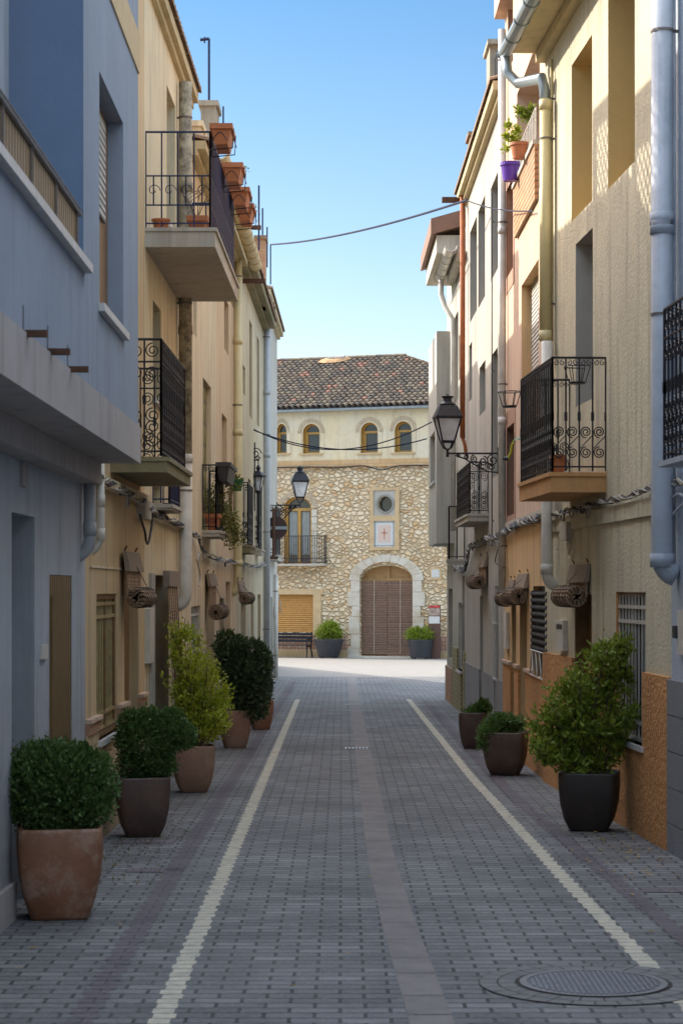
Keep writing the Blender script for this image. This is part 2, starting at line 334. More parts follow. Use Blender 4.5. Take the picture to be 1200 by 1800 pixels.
class House:
    """a house on a wall line; openings are cut as real recesses"""
    def __init__(s, name, W, x0, x1, ztop, mat, label, back=7, a0=None, a1=None, o=0.0, zb=-1.2, cat='house'):
        s.W, s.o = W, o; s.a0 = W.sx(x0) if a0 is None else a0; s.a1 = W.sx(x1) if a1 is None else a1
        s.ztop, s.mat, s.zb, s.back = ztop, mat, zb, back; s.holes = []
        b = W.at(s.a0, 0, 0); s.root = thing(name, (b.x, b.y, ground_z(b.y)), label, cat)
        s.rev = []                               # reveal quads, by material
    def hole(s, xn, xf, yt, yb, d=.3, rev=None, z=None):
        W, o = s.W, s.o; A0, A1 = sorted((W.sx(xn, o), W.sx(xf, o)))
        if z: z0, z1 = z
        else: z1 = W.z(xn, yt, o); z0 = W.z(xn, yb, o) if yb is not None else s.zb+.1
        h = (A0, A1, z0, z1, d, rev or s.mat); s.holes.append(h); return h
    def finish(s, sides=True, extra=None):
        W, o = s.W, s.o; mb = MB(); mats = [s.mat]
        for c in cells(s.a0, s.a1, s.zb, s.ztop, s.holes):
            mb.face([W.at(c[0],o,c[2]), W.at(c[1],o,c[2]), W.at(c[1],o,c[3]), W.at(c[0],o,c[3])])
        for h in s.holes:
            if h[5] not in mats: mats.append(h[5])
            mb.cur = mats.index(h[5]); a, b, z0, z1, d = h[:5]
            P = lambda q, zz, oo: W.at(q, oo, zz)
            for (q0, w0), (q1, w1) in (((a,z0),(a,z1)), ((a,z1),(b,z1)), ((b,z1),(b,z0)), ((b,z0),(a,z0))):
                mb.face([P(q0,w0,o), P(q1,w1,o), P(q1,w1,o-d), P(q0,w0,o-d)])
            mb.face([P(a,z0,o-d), P(b,z0,o-d), P(b,z1,o-d), P(a,z1,o-d)])
        mb.cur = 0; B = -s.back
        for a in (s.a0, s.a1): mb.face([W.at(a,o,s.zb), W.at(a,B,s.zb), W.at(a,B,s.ztop), W.at(a,o,s.ztop)])
        mb.face([W.at(s.a0,B,s.zb), W.at(s.a1,B,s.zb), W.at(s.a1,B,s.ztop), W.at(s.a0,B,s.ztop)])
        mb.face([W.at(s.a0,o,s.ztop), W.at(s.a1,o,s.ztop), W.at(s.a1,B,s.ztop), W.at(s.a0,B,s.ztop)])
        return mb.build('wall', mats, s.root)
    def band(s, name, a0, a1, z0, z1, t, mat, cut=True, o=None):
        o = s.o if o is None else o; mb = None; last = None
        for c in cells(a0, a1, z0, z1, s.holes if cut else []):
            if last is not None and c[0] > last[1]+1e-6: mb.build(name, mat, s.root); mb = None
            if mb is None: mb = MB()
            s.W.box(mb, c[0], c[1], o-.01, o+t, c[2], c[3]); last = c
        return mb.build(name, mat, s.root)
    def fill(s, h, mat, name='window', frame=None, inset=.0, grille=None, bars=6, sill=None, rails=(.12,.88), pane=True, fw=.045):
        """frame + pane at the back of the recess; grille near the wall face; sill"""
        W, o = s.W, s.o; a, b, z0, z1, d = h[:5]; back = o-d+.004+inset
        mb = MB()
        if frame:
            for q in ((a,a+fw,z0,z1),(b-fw,b,z0,z1),(a+fw,b-fw,z1-fw,z1),(a+fw,b-fw,z0,z0+fw),((a+b)/2-fw/2,(a+b)/2+fw/2,z0+fw,z1-fw)):
                W.box(mb, q[0], q[1], back, back+.035, q[2], q[3])
            win = mb.build(name, frame, s.root)
            if pane:
                p = MB(); W.box(p, a+fw*.6, b-fw*.6, back+.006, back+.014, z0+fw*.6, z1-fw*.6); p.build('pane', mat, win)
        else:
            W.box(mb, a+.001, b-.001, back, back+.03, z0+.001, z1-.001)
            # slight panel relief / handle
            if name == 'door':
                W.box(mb, a+.1*(b-a), b-.1*(b-a), back+.03, back+.042, z0+.15, z0+.42*(z1-z0))
                W.box(mb, a+.1*(b-a), b-.1*(b-a), back+.03, back+.042, z0+.5*(z1-z0), z1-.15)
            win = mb.build(name, mat, s.root)
            if name == 'door':
                hb = MB(); ca = a+.12*(b-a); hb.tube([W.at(ca, back+.03, z0+1.0), W.at(ca, back+.07, z0+1.0), W.at(ca+.1, back+.07, z0+1.0)], .01, 6); hb.build('handle', M['iron'], win)
        if grille:
            g = MB(); oo = o-.03 if d > .05 else o+.02; n = bars
            for k in range(n+1):
                q = a+.012+(b-a-.024)*k/n; W.box(g, q-.008, q+.008, oo-.006, oo+.006, z0+.02, z1-.02)
            for t in rails: zz = z0+(z1-z0)*t; W.box(g, a, b, oo-.014, oo+.014, zz-.014, zz+.014)
            g.build('grille', grille, win)
        if sill:
            q = MB(); W.box(q, a-.06, b+.06, o-.02 if d < .05 else o-min(d, .1), o+.05, z0-.045, z0); q.build('sill', sill, win)
        return win
    def pipe(s, x, y0, y1, r, mat, name='drainpipe', elbow=0, o=None, rings=(), z=None):
        W = s.W; o = s.o + r + .02 if o is None else o; a = W.sx(x, o); z0 = W.z(x, y1, o); z1 = W.z(x, y0, o)
        if z: z0, z1 = z
        mb = MB(); pts = [W.at(a, o, z1), W.at(a, o, z0)]
        if elbow:
            pts = [W.at(a, o, z1), W.at(a, o, z0+.12)]
            for k in range(1, 6):
                t = k/5*math.pi*.42; pts.append(W.at(a, o-.13*(1-math.cos(t)), z0+.12-.14*math.sin(t)))
        mb.tube(pts, r, 12)
        for ry in rings:
            zz = W.z(x, ry, o); mb.tube([W.at(a,o,zz-.05), W.at(a,o,zz+.05)], r*1.12, 12)
        q = mb.build(name, mat, s.root, True)
        zz = z1-.4
        while zz > z0+.3:
            c = MB(); c.tube([W.at(a,o,zz-.010), W.at(a,o,zz+.010)], r*1.07, 12); W.box(c, a-.01, a+.01, s.o-.01, o, zz-.01, zz+.01); zz -= 2.1
            c.build('clamp', M['clampiron'], q)
        return q
    def eave(s, z, over, th, mat, tiles=True, name='eave', a0=None, a1=None, drop=0):
        W, o = s.W, s.o; a0 = s.a0 if a0 is None else a0; a1 = s.a1 if a1 is None else a1
        mb = MB(); W.box(mb, a0, a1, o-.3, o+over, z, z+th)
        W.box(mb, a0, a1, o-.05, o+over*.5, z-.07, z)
        e = mb.build(name, mat, s.root)
        if tiles:
            t = MB(); n = int((a1-a0)/.2)
            for k in range(n):
                c = a0+(k+.5)*(a1-a0)/n; rr = []
                for oo, zz in ((over+.04, z+th+.005), (-1.5, z+th+.42)):
                    rr.append([W.at(c+.1*math.cos(math.pi*j/6), o+oo, zz+.065*math.sin(math.pi*j/6)+rnd.uniform(-.004,.004)) for j in range(7)])
                for j in range(6): t.face([rr[0][j], rr[0][j+1], rr[1][j+1], rr[1][j]])
                t.face(rr[0])
            t.build('roof', M['roofedge'], s.root)
        return e
    def gutter(s, x0, x1, y, ox, r, mat, z=None, a=None):
        W = s.W; a0, a1 = (W.sx(x0, ox), W.sx(x1, ox)) if a is None else a; zz = z
        mb = MB(); rr = []
        for q in (a0, a1):
            rr.append([W.at(q, ox+r*math.cos(t), zz+r*math.sin(t)) for t in [math.pi+math.pi*j/8 for j in range(9)]] +
                      [W.at(q, ox+(r-.008)*math.cos(t), zz+(r-.008)*math.sin(t)) for t in [2*math.pi-math.pi*j/8 for j in range(9)]])
        mb.rings(rr); n = max(2, int(abs(a1-a0)/.6))
        for k in range(n+1):
            q = a0+(a1-a0)*k/n
            mb.tube([W.at(q, ox+(r+.006)*math.cos(t), zz+(r+.006)*math.sin(t)) for t in [math.pi+math.pi*j/8 for j in range(9)]], .008, 4)
        return mb.build('gutter', mat, s.root, False)
    def balcony(s, xn, xo, xf, yt, yb, yr, mat, iron, style='scroll', inset=.05, step=.11, label=None, direct=None):
        W = s.W
        if direct: a0, a1, off, zt, zb_, zr = direct
        else:
            a0 = W.sx(xn, s.o); off = W.off(a0, xo); a1 = W.sx(xf, off); Yn = W.Y(a0, off)
            zt, zb_, zr = (CAMH+(HY-q)/F*Yn for q in (yt, yb, yr))
        mb = MB(); W.box(mb, a0, a1, s.o-.05, off, zb_, zt-.035); W.box(mb, a0-.015, a1+.015, s.o-.05, off+.02, zt-.035, zt)
        slab = mb.build('balcony', mat, s.root)
        if label: slab['label'] = label
        g = MB(); lo = zt+.05; rt = .011
        path = [(a0+inset, s.o), (a0+inset, off-inset), (a1-inset, off-inset), (a1-inset, s.o)]
        H = zr-lo
        for zz in (zr, lo) + ((lo+H*.80,) if style == 'scroll2' else ()) + ((lo+H*.52, lo+H*.2) if style == 'rings' else ()):
            g.tube([W.at(p, q, zz) for p, q in path], rt if zz == zr else .008, 5)
        for k, ((p0, q0), (p1, q1)) in enumerate(zip(path, path[1:])):
            L = math.hypot(p1-p0, q1-q0); n = max(2, round(L/step)); A, B = W.at(p0, q0, 0), W.at(p1, q1, 0); u = (B-A).normalized(); v = Vector((0,0,1)); dd = L/n
            for j in range(n+1):
                P = A + u*(dd*j)
                g.tube([P+v*(lo-.04), P+v*zr], .0085 if j not in (0, n) else .012, 5)
                if style in ('scroll', 'scroll2'): g.tube([P+v*(lo+H*.42), P+v*(lo+H*.46), P+v*(lo+H*.5)], .016, 5)
                if j < n:
                    C = P + u*dd/2
                    if style == 'rings':
                        scroll(g, C+v*(lo+H*.36), u, v, dd*.42, 1.0, .004)
                        g.tube([C+v*(lo+H*.2), C+v*(lo+H*.52)], .007, 4)
                    elif style == 'scroll':
                        for f_ in (-1, 1): scroll(g, C+u*f_*dd*.24+v*(zr-.045), u, v, dd*.22, 1.2, .004, f_, math.pi/2)
                        for hh, ff in ((lo+H*.13, -1), (lo+H*.32, 1)): scroll(g, C+v*hh, u, v, dd*.44, 2.0, .0055, ff, -math.pi/2*ff)
                        g.tube([C-u*dd*.42+v*(lo+H*.28), C+u*dd*.42+v*(lo+H*.17)], .0045, 4)
                    elif style == 'scroll2':
                        for hh, ff in ((.1,1),(.22,-1),(.32,1),(.70,-1),(.90,1)): scroll(g, C+v*(lo+H*hh), u, v, dd*.46, 1.8, .005, ff, math.pi/2*ff)
                    elif style == 'light':
                        scroll(g, C+v*(zr-.06), u, v, dd*.4, 1.4, .004, 1, 0); scroll(g, C+v*(lo+.08), u, v, dd*.4, 1.4, .004, -1, 0)
        g.build('railing', iron, slab)
        s.last = dict(a0=a0, a1=a1, off=off, zt=zt, zr=zr, inset=inset)
        return slab

# ------------------------------------------------------------------ ground
def struct(mb, name, mat): return tag(mb.build(name, mat), kind='structure')
mb = MB(); mb.face([(-150,-40,ground_z(-40)), (150,-40,ground_z(-40)), (150,53.5,ground_z(53.5)), (-150,53.5,ground_z(53.5))])
struct(mb, 'road', M['road'])
mb = MB(); mb.face([(-150,53.5,ground_z(53.5)), (150,53.5,ground_z(53.5)), (150,300,ground_z(300)), (-150,300,ground_z(300))])
struct(mb, 'plaza', M['plaza'])
def xat(pts, Y):
    for (y0, x0), (y1, x1) in zip(pts, pts[1:]):
        if Y <= y1: return x0+(x1-x0)*(Y-y0)/(y1-y0)
    return pts[-1][1]
def paver_line(name, pts, w, mat, y0, y1, jag, lift=.004, row=.115):
    jag *= .45
    mb = MB(); Y = y0; k = 0
    while Y < y1:
        xc = xat(pts, Y) + (jag*(1 if k % 2 else -1)) + rnd.uniform(-.004,.004); ww = w/2*rnd.uniform(.96,1.04); e = .005
        mb.face([(xc-ww, Y+e, ground_z(Y+e)+lift), (xc+ww, Y+e, ground_z(Y+e)+lift), (xc+ww, Y+row-e, ground_z(Y+row-e)+lift), (xc-ww, Y+row-e, ground_z(Y+row-e)+lift)])
        Y += row; k += 1
    return struct(mb, name, mat)
paver_line('white_line', [(-5,-.79),(9.2,-.804),(40.4,-.864)], .10, M['whiteline'], 1, 40.4, .012)
paver_line('white_line', [(-5,1.85),(8,1.64),(9.79,1.59),(13.6,1.51),(22,1.40),(40.4,1.324)], .10, M['whiteline'], 1, 40.4, .012)
paver_line('purple_line', [(-5,-1.16),(52,-1.16)], .125, M['purpleline'], 1, 50, .02)
paver_line('purple_line', [(-5,2.35),(11.4,1.90),(19.9,1.66),(30,1.62),(50,1.62)], .12, M['purpleline'], 1, 40, .02)
for Yc, x0, x1 in ((13.2, 1.95, 2.9), (24.9, 1.45, 2.1), (34.0, 1.45, 2.0), (17.6,-1.85,-1.45), (15.9,-1.8,-1.3), (14.2,-1.5,-1.1)):
    mb = MB(); z = lambda Y: ground_z(Y)+.004
    mb.face([(x0,Yc,z(Yc)), (x1,Yc,z(Yc)), (x1,Yc+.2,z(Yc+.2)), (x0,Yc+.2,z(Yc+.2))]); struct(mb, 'purple_line', M['purpleline'])
mb = MB(); Y = 1.0; sp = [(-5,.60),(6,.46),(9.19,.398),(12,.33),(15.3,.289),(44,.25),(53,.27)]
while Y < 52:
    Y1 = Y + rnd.choice((.45,.6,.6,.7)); e = .006; a, b2 = xat(sp, Y+e), xat(sp, Y1-e)
    mb.face([(a-.10,Y+e,ground_z(Y+e)+.004),(a+.10,Y+e,ground_z(Y+e)+.004),(b2+.10,Y1-e,ground_z(Y1-e)+.004),(b2-.10,Y1-e,ground_z(Y1-e)+.004)]); Y = Y1
struct(mb, 'drain_strip', M['strip'])
# drain grates in the strip
for gx, gy, lab in ((628, 1316, 'small dark drain grate in the centre strip, the nearer of two'), (623, 1239, 'small dark drain grate in the centre strip, the farther of two')):
    P = gp(gx, gy); t = thing('drain_grate', P, lab, 'drain', 'drain grates in the centre strip')
    mb = MB(); mb.box(P.x-.16,P.x+.16,P.y-.15,P.y+.15,P.z+.006,P.z+.010); mb.build('frame', M['marble'], t)
    mb = MB()
    for k in range(7): xx = P.x-.14+k*.045; mb.box(xx,xx+.028,P.y-.13,P.y+.13,P.z+.011,P.z+.016)
    mb.build('grille', M['iron'], t)
# manhole
P = gp(1042, 1730); t = thing('manhole_cover', P, 'round ridged iron manhole cover set in the pavers at lower right', 'manhole')
def disc(mb, r, z, n=48, r0=0, rh=0):
    if r0: 
        for k in range(n):
            a, b2 = 2*math.pi*k/n, 2*math.pi*(k+1)/n
            q = [(P.x+rr*math.cos(t_), P.y+rr*math.sin(t_), ground_z(P.y+rr*math.sin(t_))+z) for rr, t_ in ((r0,a),(r,a),(r,b2),(r0,b2))]
            mb.face(q)
    else: mb.face([(P.x+r*math.cos(2*math.pi*k/n), P.y+r*math.sin(2*math.pi*k/n), ground_z(P.y+r*math.sin(2*math.pi*k/n))+z) for k in range(n)])
M['coverbase'] = simple('cover_iron', (.12,.13,.15), (.08,.085,.095), 12, .55, .4)
M['coverrib'] = simple('cover_rib', (.20,.215,.24), (.13,.135,.15), 14, .6, .3)
M['frameiron'] = simple('cover_frame', (.21,.21,.215), (.15,.15,.155), 12, .6, .2)
M['roadring'] = simple('paver_ring', (.20,.197,.195), (.14,.137,.135), 6, .85, 0, .4)
mb = MB(); disc(mb, .325, .008); mb.build('cover', M['coverbase'], t)
mb = MB()
for k in range(-11, 12):
    x_ = k*.027; L = math.sqrt(max(0, .31**2-x_**2))
    if L > .03:
        for y0_, y1_ in ((-L, L),):
            z0_ = ground_z(P.y)+.008; mb.hexa([(P.x+x_-.007,P.y+y0_,z0_-y0_*SLOPE),(P.x+x_+.007,P.y+y0_,z0_-y0_*SLOPE),(P.x+x_+.007,P.y+y1_,z0_-y1_*SLOPE),(P.x+x_-.007,P.y+y1_,z0_-y1_*SLOPE)]+
                [(P.x+x_-.006,P.y+y0_,z0_-y0_*SLOPE+.004),(P.x+x_+.006,P.y+y0_,z0_-y0_*SLOPE+.004),(P.x+x_+.006,P.y+y1_,z0_-y1_*SLOPE+.004),(P.x+x_-.006,P.y+y1_,z0_-y1_*SLOPE+.004)])
mb.build('ribs', M['coverrib'], t)
mb = MB(); disc(mb, .36, .011, r0=.325); mb.build('frame', M['frameiron'], t)
mb = MB()
for ri, (r0, r1) in enumerate(((.385,.465),(.473,.555))):
    n = 24+6*ri
    for k in range(n):
        a, b2 = 2*math.pi*(k+.04)/n, 2*math.pi*(k+.96)/n
        mb.face([(P.x+rr*math.cos(q), P.y+rr*math.sin(q), ground_z(P.y+rr*math.sin(q))+.0065) for rr, q in ((r0,a),(r1,a),(r1,b2),(r0,b2))])
struct(mb, 'paver_ring', M['roadring'])
mb = MB(); disc(mb, .56, .0055); struct(mb, 'ring_bed', simple('joint_dark', (.05,.045,.04), None, 20, .95))

# ------------------------------------------------------------------ left houses
LW = Wall((-1.95, 11.7), (-1.635, 52), +1)
HOUSES = {}
# L1: blue house with overhanging bay
h1 = House('blue_house', LW, 0, 0, 9.2, M['blue_low'], 'lavender blue plastered house with overhanging upper floor at the left edge', a0=-19, a1=LW.sx(150))
d1 = h1.hole(21, 61, 900, None, .35); h1.fill(d1, M['darkwood'], 'door')
g1 = h1.hole(87, 127, 1010, None, .04)
h1.fill(g1, M['garage'], 'door', pane=False)
BAY = 0.0
Pb = LW.at(h1.a1, .40, 0); BW = Wall((Pb.x+.055, Pb.y-18), (Pb.x, Pb.y), +1)
A0 = -8.0; zB0 = BW.z(243, 815, BAY); zB1 = BW.z(243, 751, BAY); a1e = BW.sx(243)
# shell above the ground floor lies behind the bay
h1.finish()
aT = BW.sx(147, BAY)                            # where the terrace ends and the solid bay begins
zled = BW.z(150, 482, BAY)
mb = MB(); BW.box(mb, A0, a1e, -.9, BAY+.02, zB0, zB1); mb.build('band', M['greyband'], h1.root)
mb = MB(); BW.box(mb, A0, a1e-.03, -.42, -.27, zB0-.16, zB0-.002); mb.build('beam', M['greyband'], h1.root)
mb = MB(); BW.box(mb, A0, aT, BAY-.14, BAY, zB1, zled); mb.build('parapet', M['blue'], h1.root)
mb = MB(); BW.box(mb, A0, aT+.06, BAY-.17, BAY+.05, zled, zled+.05); mb.build('coping', M['marble'], h1.root)
# solid bay with window
wa0, wa1 = BW.sx(175, BAY), BW.sx(217, BAY); wz1 = BW.z(175, 125, BAY); wz0 = BW.z(217, 585, BAY)
mb = MB(); hole = [(wa0, wa1, wz0, wz1)]; dW = 30*BW.Y(wa1)/F
for c in cells(aT, a1e, zB1, 9.2, hole): mb.face([BW.at(c[0],BAY,c[2]), BW.at(c[1],BAY,c[2]), BW.at(c[1],BAY,c[3]), BW.at(c[0],BAY,c[3])])
for a in (a1e,): mb.face([BW.at(a,BAY,zB1), BW.at(a,-.7,zB1), BW.at(a,-.7,9.2), BW.at(a,BAY,9.2)])
P_ = lambda q, z_, o_: BW.at(q, o_, z_)
for (q0,w0),(q1,w1) in (((wa0,wz0),(wa0,wz1)),((wa0,wz1),(wa1,wz1)),((wa1,wz1),(wa1,wz0)),((wa1,wz0),(wa0,wz0))):
    mb.face([P_(q0,w0,BAY), P_(q1,w1,BAY), P_(q1,w1,BAY-dW), P_(q0,w0,BAY-dW)])
mb.build('bay', M['blue'], h1.root)
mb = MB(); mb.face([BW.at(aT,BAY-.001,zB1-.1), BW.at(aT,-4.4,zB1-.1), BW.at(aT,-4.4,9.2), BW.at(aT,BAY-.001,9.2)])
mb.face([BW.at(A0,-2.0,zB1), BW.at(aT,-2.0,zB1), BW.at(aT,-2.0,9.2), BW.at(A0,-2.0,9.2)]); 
mb.build('terrace_wall', M['blue_shaded'], h1.root)
mb = MB(); BW.box(mb, wa0+.001, wa1-.001, BAY-dW-.02, BAY-dW+.01, wz0, wz1); wn = mb.build('window', M['brownwood'], h1.root)
mb = MB(); BW.box(mb, wa0+.01, wa1-.3, BAY-dW+.012, BAY-dW+.03, wz1-.75, wz1-.08); mb.build('shutter', M['shutter_g'], wn)
mb = MB(); BW.box(mb, wa0-.05, wa1+.05, BAY-dW, BAY+.04, wz0-.05, wz0); mb.build('sill', M['marble'], wn)
za, zc = BW.z(243, 130, BAY), BW.z(243, 62, BAY)
mb = MB(); BW.box(mb, aT+.0, a1e, BAY-.05, BAY+.012, za, zc); mb.build('trim', M['tan'], h1.root)
# terrace railing: metal frame + brown panels
zr = BW.z(140, 366, BAY)
mb = MB()
for zz in (zled+.09, zr-.03, zr): mb.tube([BW.at(A0, BAY-.01, zz), BW.at(aT-.12, BAY-.01, zz)], .016 if zz > zr-.01 else .011, 6)
px = A0+.4
while px < aT-.1: mb.tube([BW.at(px, BAY-.01, zled+.05), BW.at(px, BAY-.01, zr)], .013, 6); px += .88
rl = mb.build('railing', M['railbrown'], h1.root)
mb = MB(); mb.tube([BW.at(A0, BAY+.012, zr-.035), BW.at(aT-.12, BAY+.012, zr-.035)], .007, 5); mb.build('trim', M['pipe_blue'], rl)
mb = MB(); BW.box(mb, A0, aT-.16, BAY-.02, BAY-.012, zled+.07, zr-.012); mb.build('panel', M['garage'], rl)
for px_, py_ in ((41,585), (84,617), (119,648)):
    a = BW.sx(px_, BAY); z_ = BW.z(px_, py_, BAY)+.0; mb = MB()
    BW.box(mb, a-.02, a+.02, BAY-.02, BAY+.115, z_-.02, z_+.012); mb.build('spout', M['iron_rust'], h1.root)
    mb = MB(); BW.box(mb, a-.012, a+.012, BAY-.01, BAY+.0035, z_+.012, z_+.13); mb.build('stain', simple('soot_stain', (.10,.10,.12), (.16,.18,.22), 30, .95), h1.root)
h1.pipe(158, 832, 975, .045, M['pipe_grey'], elbow=1, rings=(930,))
h1.band('plinth', -19, h1.a1, -.6, .12, .03, M['greyband'])
mb = MB(); LW.box(mb, LW.sx(70), LW.sx(80), -.01, .02, LW.z(75,1158), LW.z(75,1133)); mb.build('doorbell', M['plastic'], h1.root)
mb = MB(); LW.box(mb, LW.sx(35), LW.sx(43), -.01, .02, LW.z(39,855), LW.z(39,815)); mb.build('wall_plate', M['greyband'], h1.root)

# L2: tan house
aL2 = LW.sx(254)
h2 = House('tan_house', LW, 0, 0, 7.15, M['tan'], 'narrow tan house with bronze barred window behind the two trimmed bushes', a0=h1.a1+.001, a1=aL2)
w2 = h2.hole(170, 206, 1044, 1302, 9*18/F*1.2); h2.fill(w2, M['glass'], 'window', frame=M['brownwood'], grille=M['goldgrille'], bars=9, sill=M['marble'], rails=(.06,.16,.84,.93))
d2 = h2.hole(219, 243, 1000, None, .12); h2.fill(d2, M['brownwood'], 'door')
u2 = h2.hole(200, 225, 640, 826, .2); h2.fill(u2, M['glass'], 'window', frame=M['brownwood'])
h2.finish()
# roof terrace parapet with an openwork screen (above the picture, it shades the wall opposite)
def lattice(h, a0, a1, z0, z1, o=0):
    mb = MB(); d_ = .15
    for dirn in (1, -1):
        q = a0-(z1-z0)
        while q < a1:
            p0, p1 = [q, z0], [q+(z1-z0), z1]
            if p0[0] < a0: p0 = [a0, z0+(a0-q)]
            if p1[0] > a1: p1 = [a1, z1-(q+(z1-z0)-a1)]
            if dirn < 0: p0[0], p1[0] = a0+a1-p0[0], a0+a1-p1[0]
            mb.tube([LW.at(p0[0], o, p0[1]), LW.at(p1[0], o, p1[1])], .022, 4); q += d_
    mb.build('lattice_screen', M['white'], h.root)
zq = 7.15
mb = MB()
aa, ab = LW.sx(190), aL2-.12
for c in cells(h2.a0, aL2, zq, 8.6, [(aa, (aa+ab)/2-.12, 7.45, 8.2), ((aa+ab)/2+.12, ab, 7.45, 8.2)]): LW.box(mb, c[0], c[1], -.14, -.001, c[2], c[3])
mb.build('parapet', M['tan'], h2.root)
lattice(h2, aa, (aa+ab)/2-.12, 7.45, 8.2, -.07); lattice(h2, (aa+ab)/2+.12, ab, 7.45, 8.2, -.07)
zpl = LW.z(151, 1265)
h2.band('plinth', h2.a0+.002, h2.a1-.05, -.6, zpl-.12, .02, M['tan'])
h2.band('plinth_tiles', h2.a0+.002, h2.a1-.05, zpl-.12, zpl-.03, .035, M['plinthbrick'])
h2.band('moulding', h2.a0+.002, h2.a1-.05, zpl-.03, zpl, .055, M['pink'])
h2.band('ledge', h2.a0+.1, h2.a1-.02, LW.z(200,866), LW.z(200,850), .07, M['palecream'])
h2.band('trim', h2.a0+.25, LW.sx(212), LW.z(165,998), LW.z(165,994), .012, M['palecream'])
h2.pipe(176, 815, 968, .035, M['pipe_white'], elbow=1, rings=(880, 940))
h2.balcony(194, 294, 335, 803, 830, 595, M['mossy'], M['iron'], 'scroll2', step=.16, inset=.055, label='narrow mossy-edged balcony with ornate black scroll railing')
# meter box with looping cables
mb = MB(); LW.box(mb, LW.sx(240), LW.sx(252), 0, .08, LW.z(246,912), LW.z(246,880)); mb.build('meter_box', M['conc_slab'], h2.root)

# L3: cream house with the high balcony
h3 = House('cream_house', LW, 0, 0, 7.75, M['cream'], 'tall cream house with big plain balcony and terracotta boxes high on the left', a0=aL2+.001, a1=LW.sx(333))
for args in ((293,308,148,392,.3), (269,283,527,700,.3)):
    w_ = h3.hole(*args); h3.fill(w_, M['glass'], 'window', frame=M['brownwood'], sill=M['marble'])
w_ = h3.hole(270, 283, 850, 892, .3); h3.fill(w_, M['glass'], 'window', frame=M['brownwood'])
d3 = h3.hole(265, 297, 1010, None, .22, M['palecream']); h3.fill(d3, M['darkwood'], 'door')
d3b = h3.hole(300, 311, 1075, None, .2); h3.fill(d3b, M['darkwood'], 'door')
h3.finish()
h3.eave(7.75, .11, .12, M['soffit'])
h3.band('ledge', h3.a0, h3.a1-.15, LW.z(300,926), LW.z(300,912), .05, M['palecream'])
h3.band('plinth', h3.a0, h3.a1-.05, -.6, .35, .02, M['greybeige'])
h3.balcony(255, 378, 418, 400, 434, 230, M['conc_slab'], M['blueiron'], 'rings', step=.15, inset=.05, label='large plain concrete balcony with blue black railing')
UB = dict(h3.last)
mb = MB(); q_ = h3.a0
LW.box(mb, q_+.02, q_+1.75, -.14, -.02, 8.72, 8.86); LW.box(mb, q_+1.63, q_+1.75, -.14, -.02, 8.0, 8.72); mb.build('parapet', M['cream'], h3.root)
lattice(h3, q_+.1, q_+1.63, 8.05, 8.72, -.08)
h3.balcony(268, 301, 318, 886, 896, 840, M['conc_slab'], M['blueiron'], 'plain', step=.12, inset=.02)
h3.pipe(326, 145, 800, .075, M['mold_pipe'], name='drainpipe', rings=(330, 580))
h3.pipe(326, 800, 1062, .075, M['pipe_white'], name='drainpipe', elbow=1, rings=(806,))
mb = MB(); LW.box(mb, LW.sx(255), LW.sx(262), 0, .05, LW.z(258,1165), LW.z(258,1070)); mb.build('mailbox', M['plastic'], h3.root)
mb = MB(); LW.box(mb, LW.sx(262), LW.sx(268), 0, .03, LW.z(265,1250), LW.z(265,1008)); mb.build('door_post', M['greywhite'], h3.root)

# L4/5: pale and peach house
h4 = House('pale_house', LW, 0, 0, 7.2, M['palecream'], 'pale cream house with olive shutter and the balcony of creeping plants', a0=LW.sx(333)+.001, a1=LW.sx(380))
s4 = h4.hole(357, 371, 663, 932, .10); h4.fill(s4, M['shutter_b'], 'shutter_door')
w_ = h4.hole(336, 352, 1066, 1200, .12); h4.fill(w_, M['glass'], 'window', frame=M['silver'], grille=M['silver'], bars=6, sill=M['marble'])
d4 = h4.hole(363, 377, 1040, None, .2); h4.fill(d4, M['darkwood'], 'door')
w_ = h4.hole(340, 346, 500, 585, .25); h4.fill(w_, M['glass'], 'window', frame=M['brownwood'])
h4.finish(); h4.eave(7.2, .2, .1, M['soffit'])
h4.balcony(355, 386, 399, 932, 943, 817, M['conc_slab'], M['iron'], 'light', step=.14)
B4 = dict(h4.last)
h4.band('plinth', h4.a0, h4.a1-.02, -.6, .45, .02, M['greybeige'])
h5 = House('peach_house', LW, 0, 0, 7.25, M['peachy'], 'narrow peach house with long half round gutter between pale houses on the left', a0=LW.sx(380)+.001, a1=LW.sx(414))
for args in ((394,402,520,612,.3), (405,411,450,530,.3), (390,399,725,812,.3), (397,405,1022,1190,.3), (402,409,860,960,.3)):
    w_ = h5.hole(*args); h5.fill(w_, M['glass'], 'window', frame=M['brownwood'])
d_ = h5.hole(386, 394, 1052, None, .3); h5.fill(d_, M['darkwood'], 'door')
h5.finish(); h5.eave(7.25, .2, .1, M['soffit'])
h5.band('plinth', h5.a0, h5.a1-.02, -.6, .5, .02, M['white'])
h5.gutter(0, 0, 0, .34, .10, M['pipe_cream'], z=7.28, a=(h4.a0+.5, h5.a1))
h5.pipe(418, 443, 1040, .07, M['pipe_cream'], rings=(600, 760, 990), elbow=1)
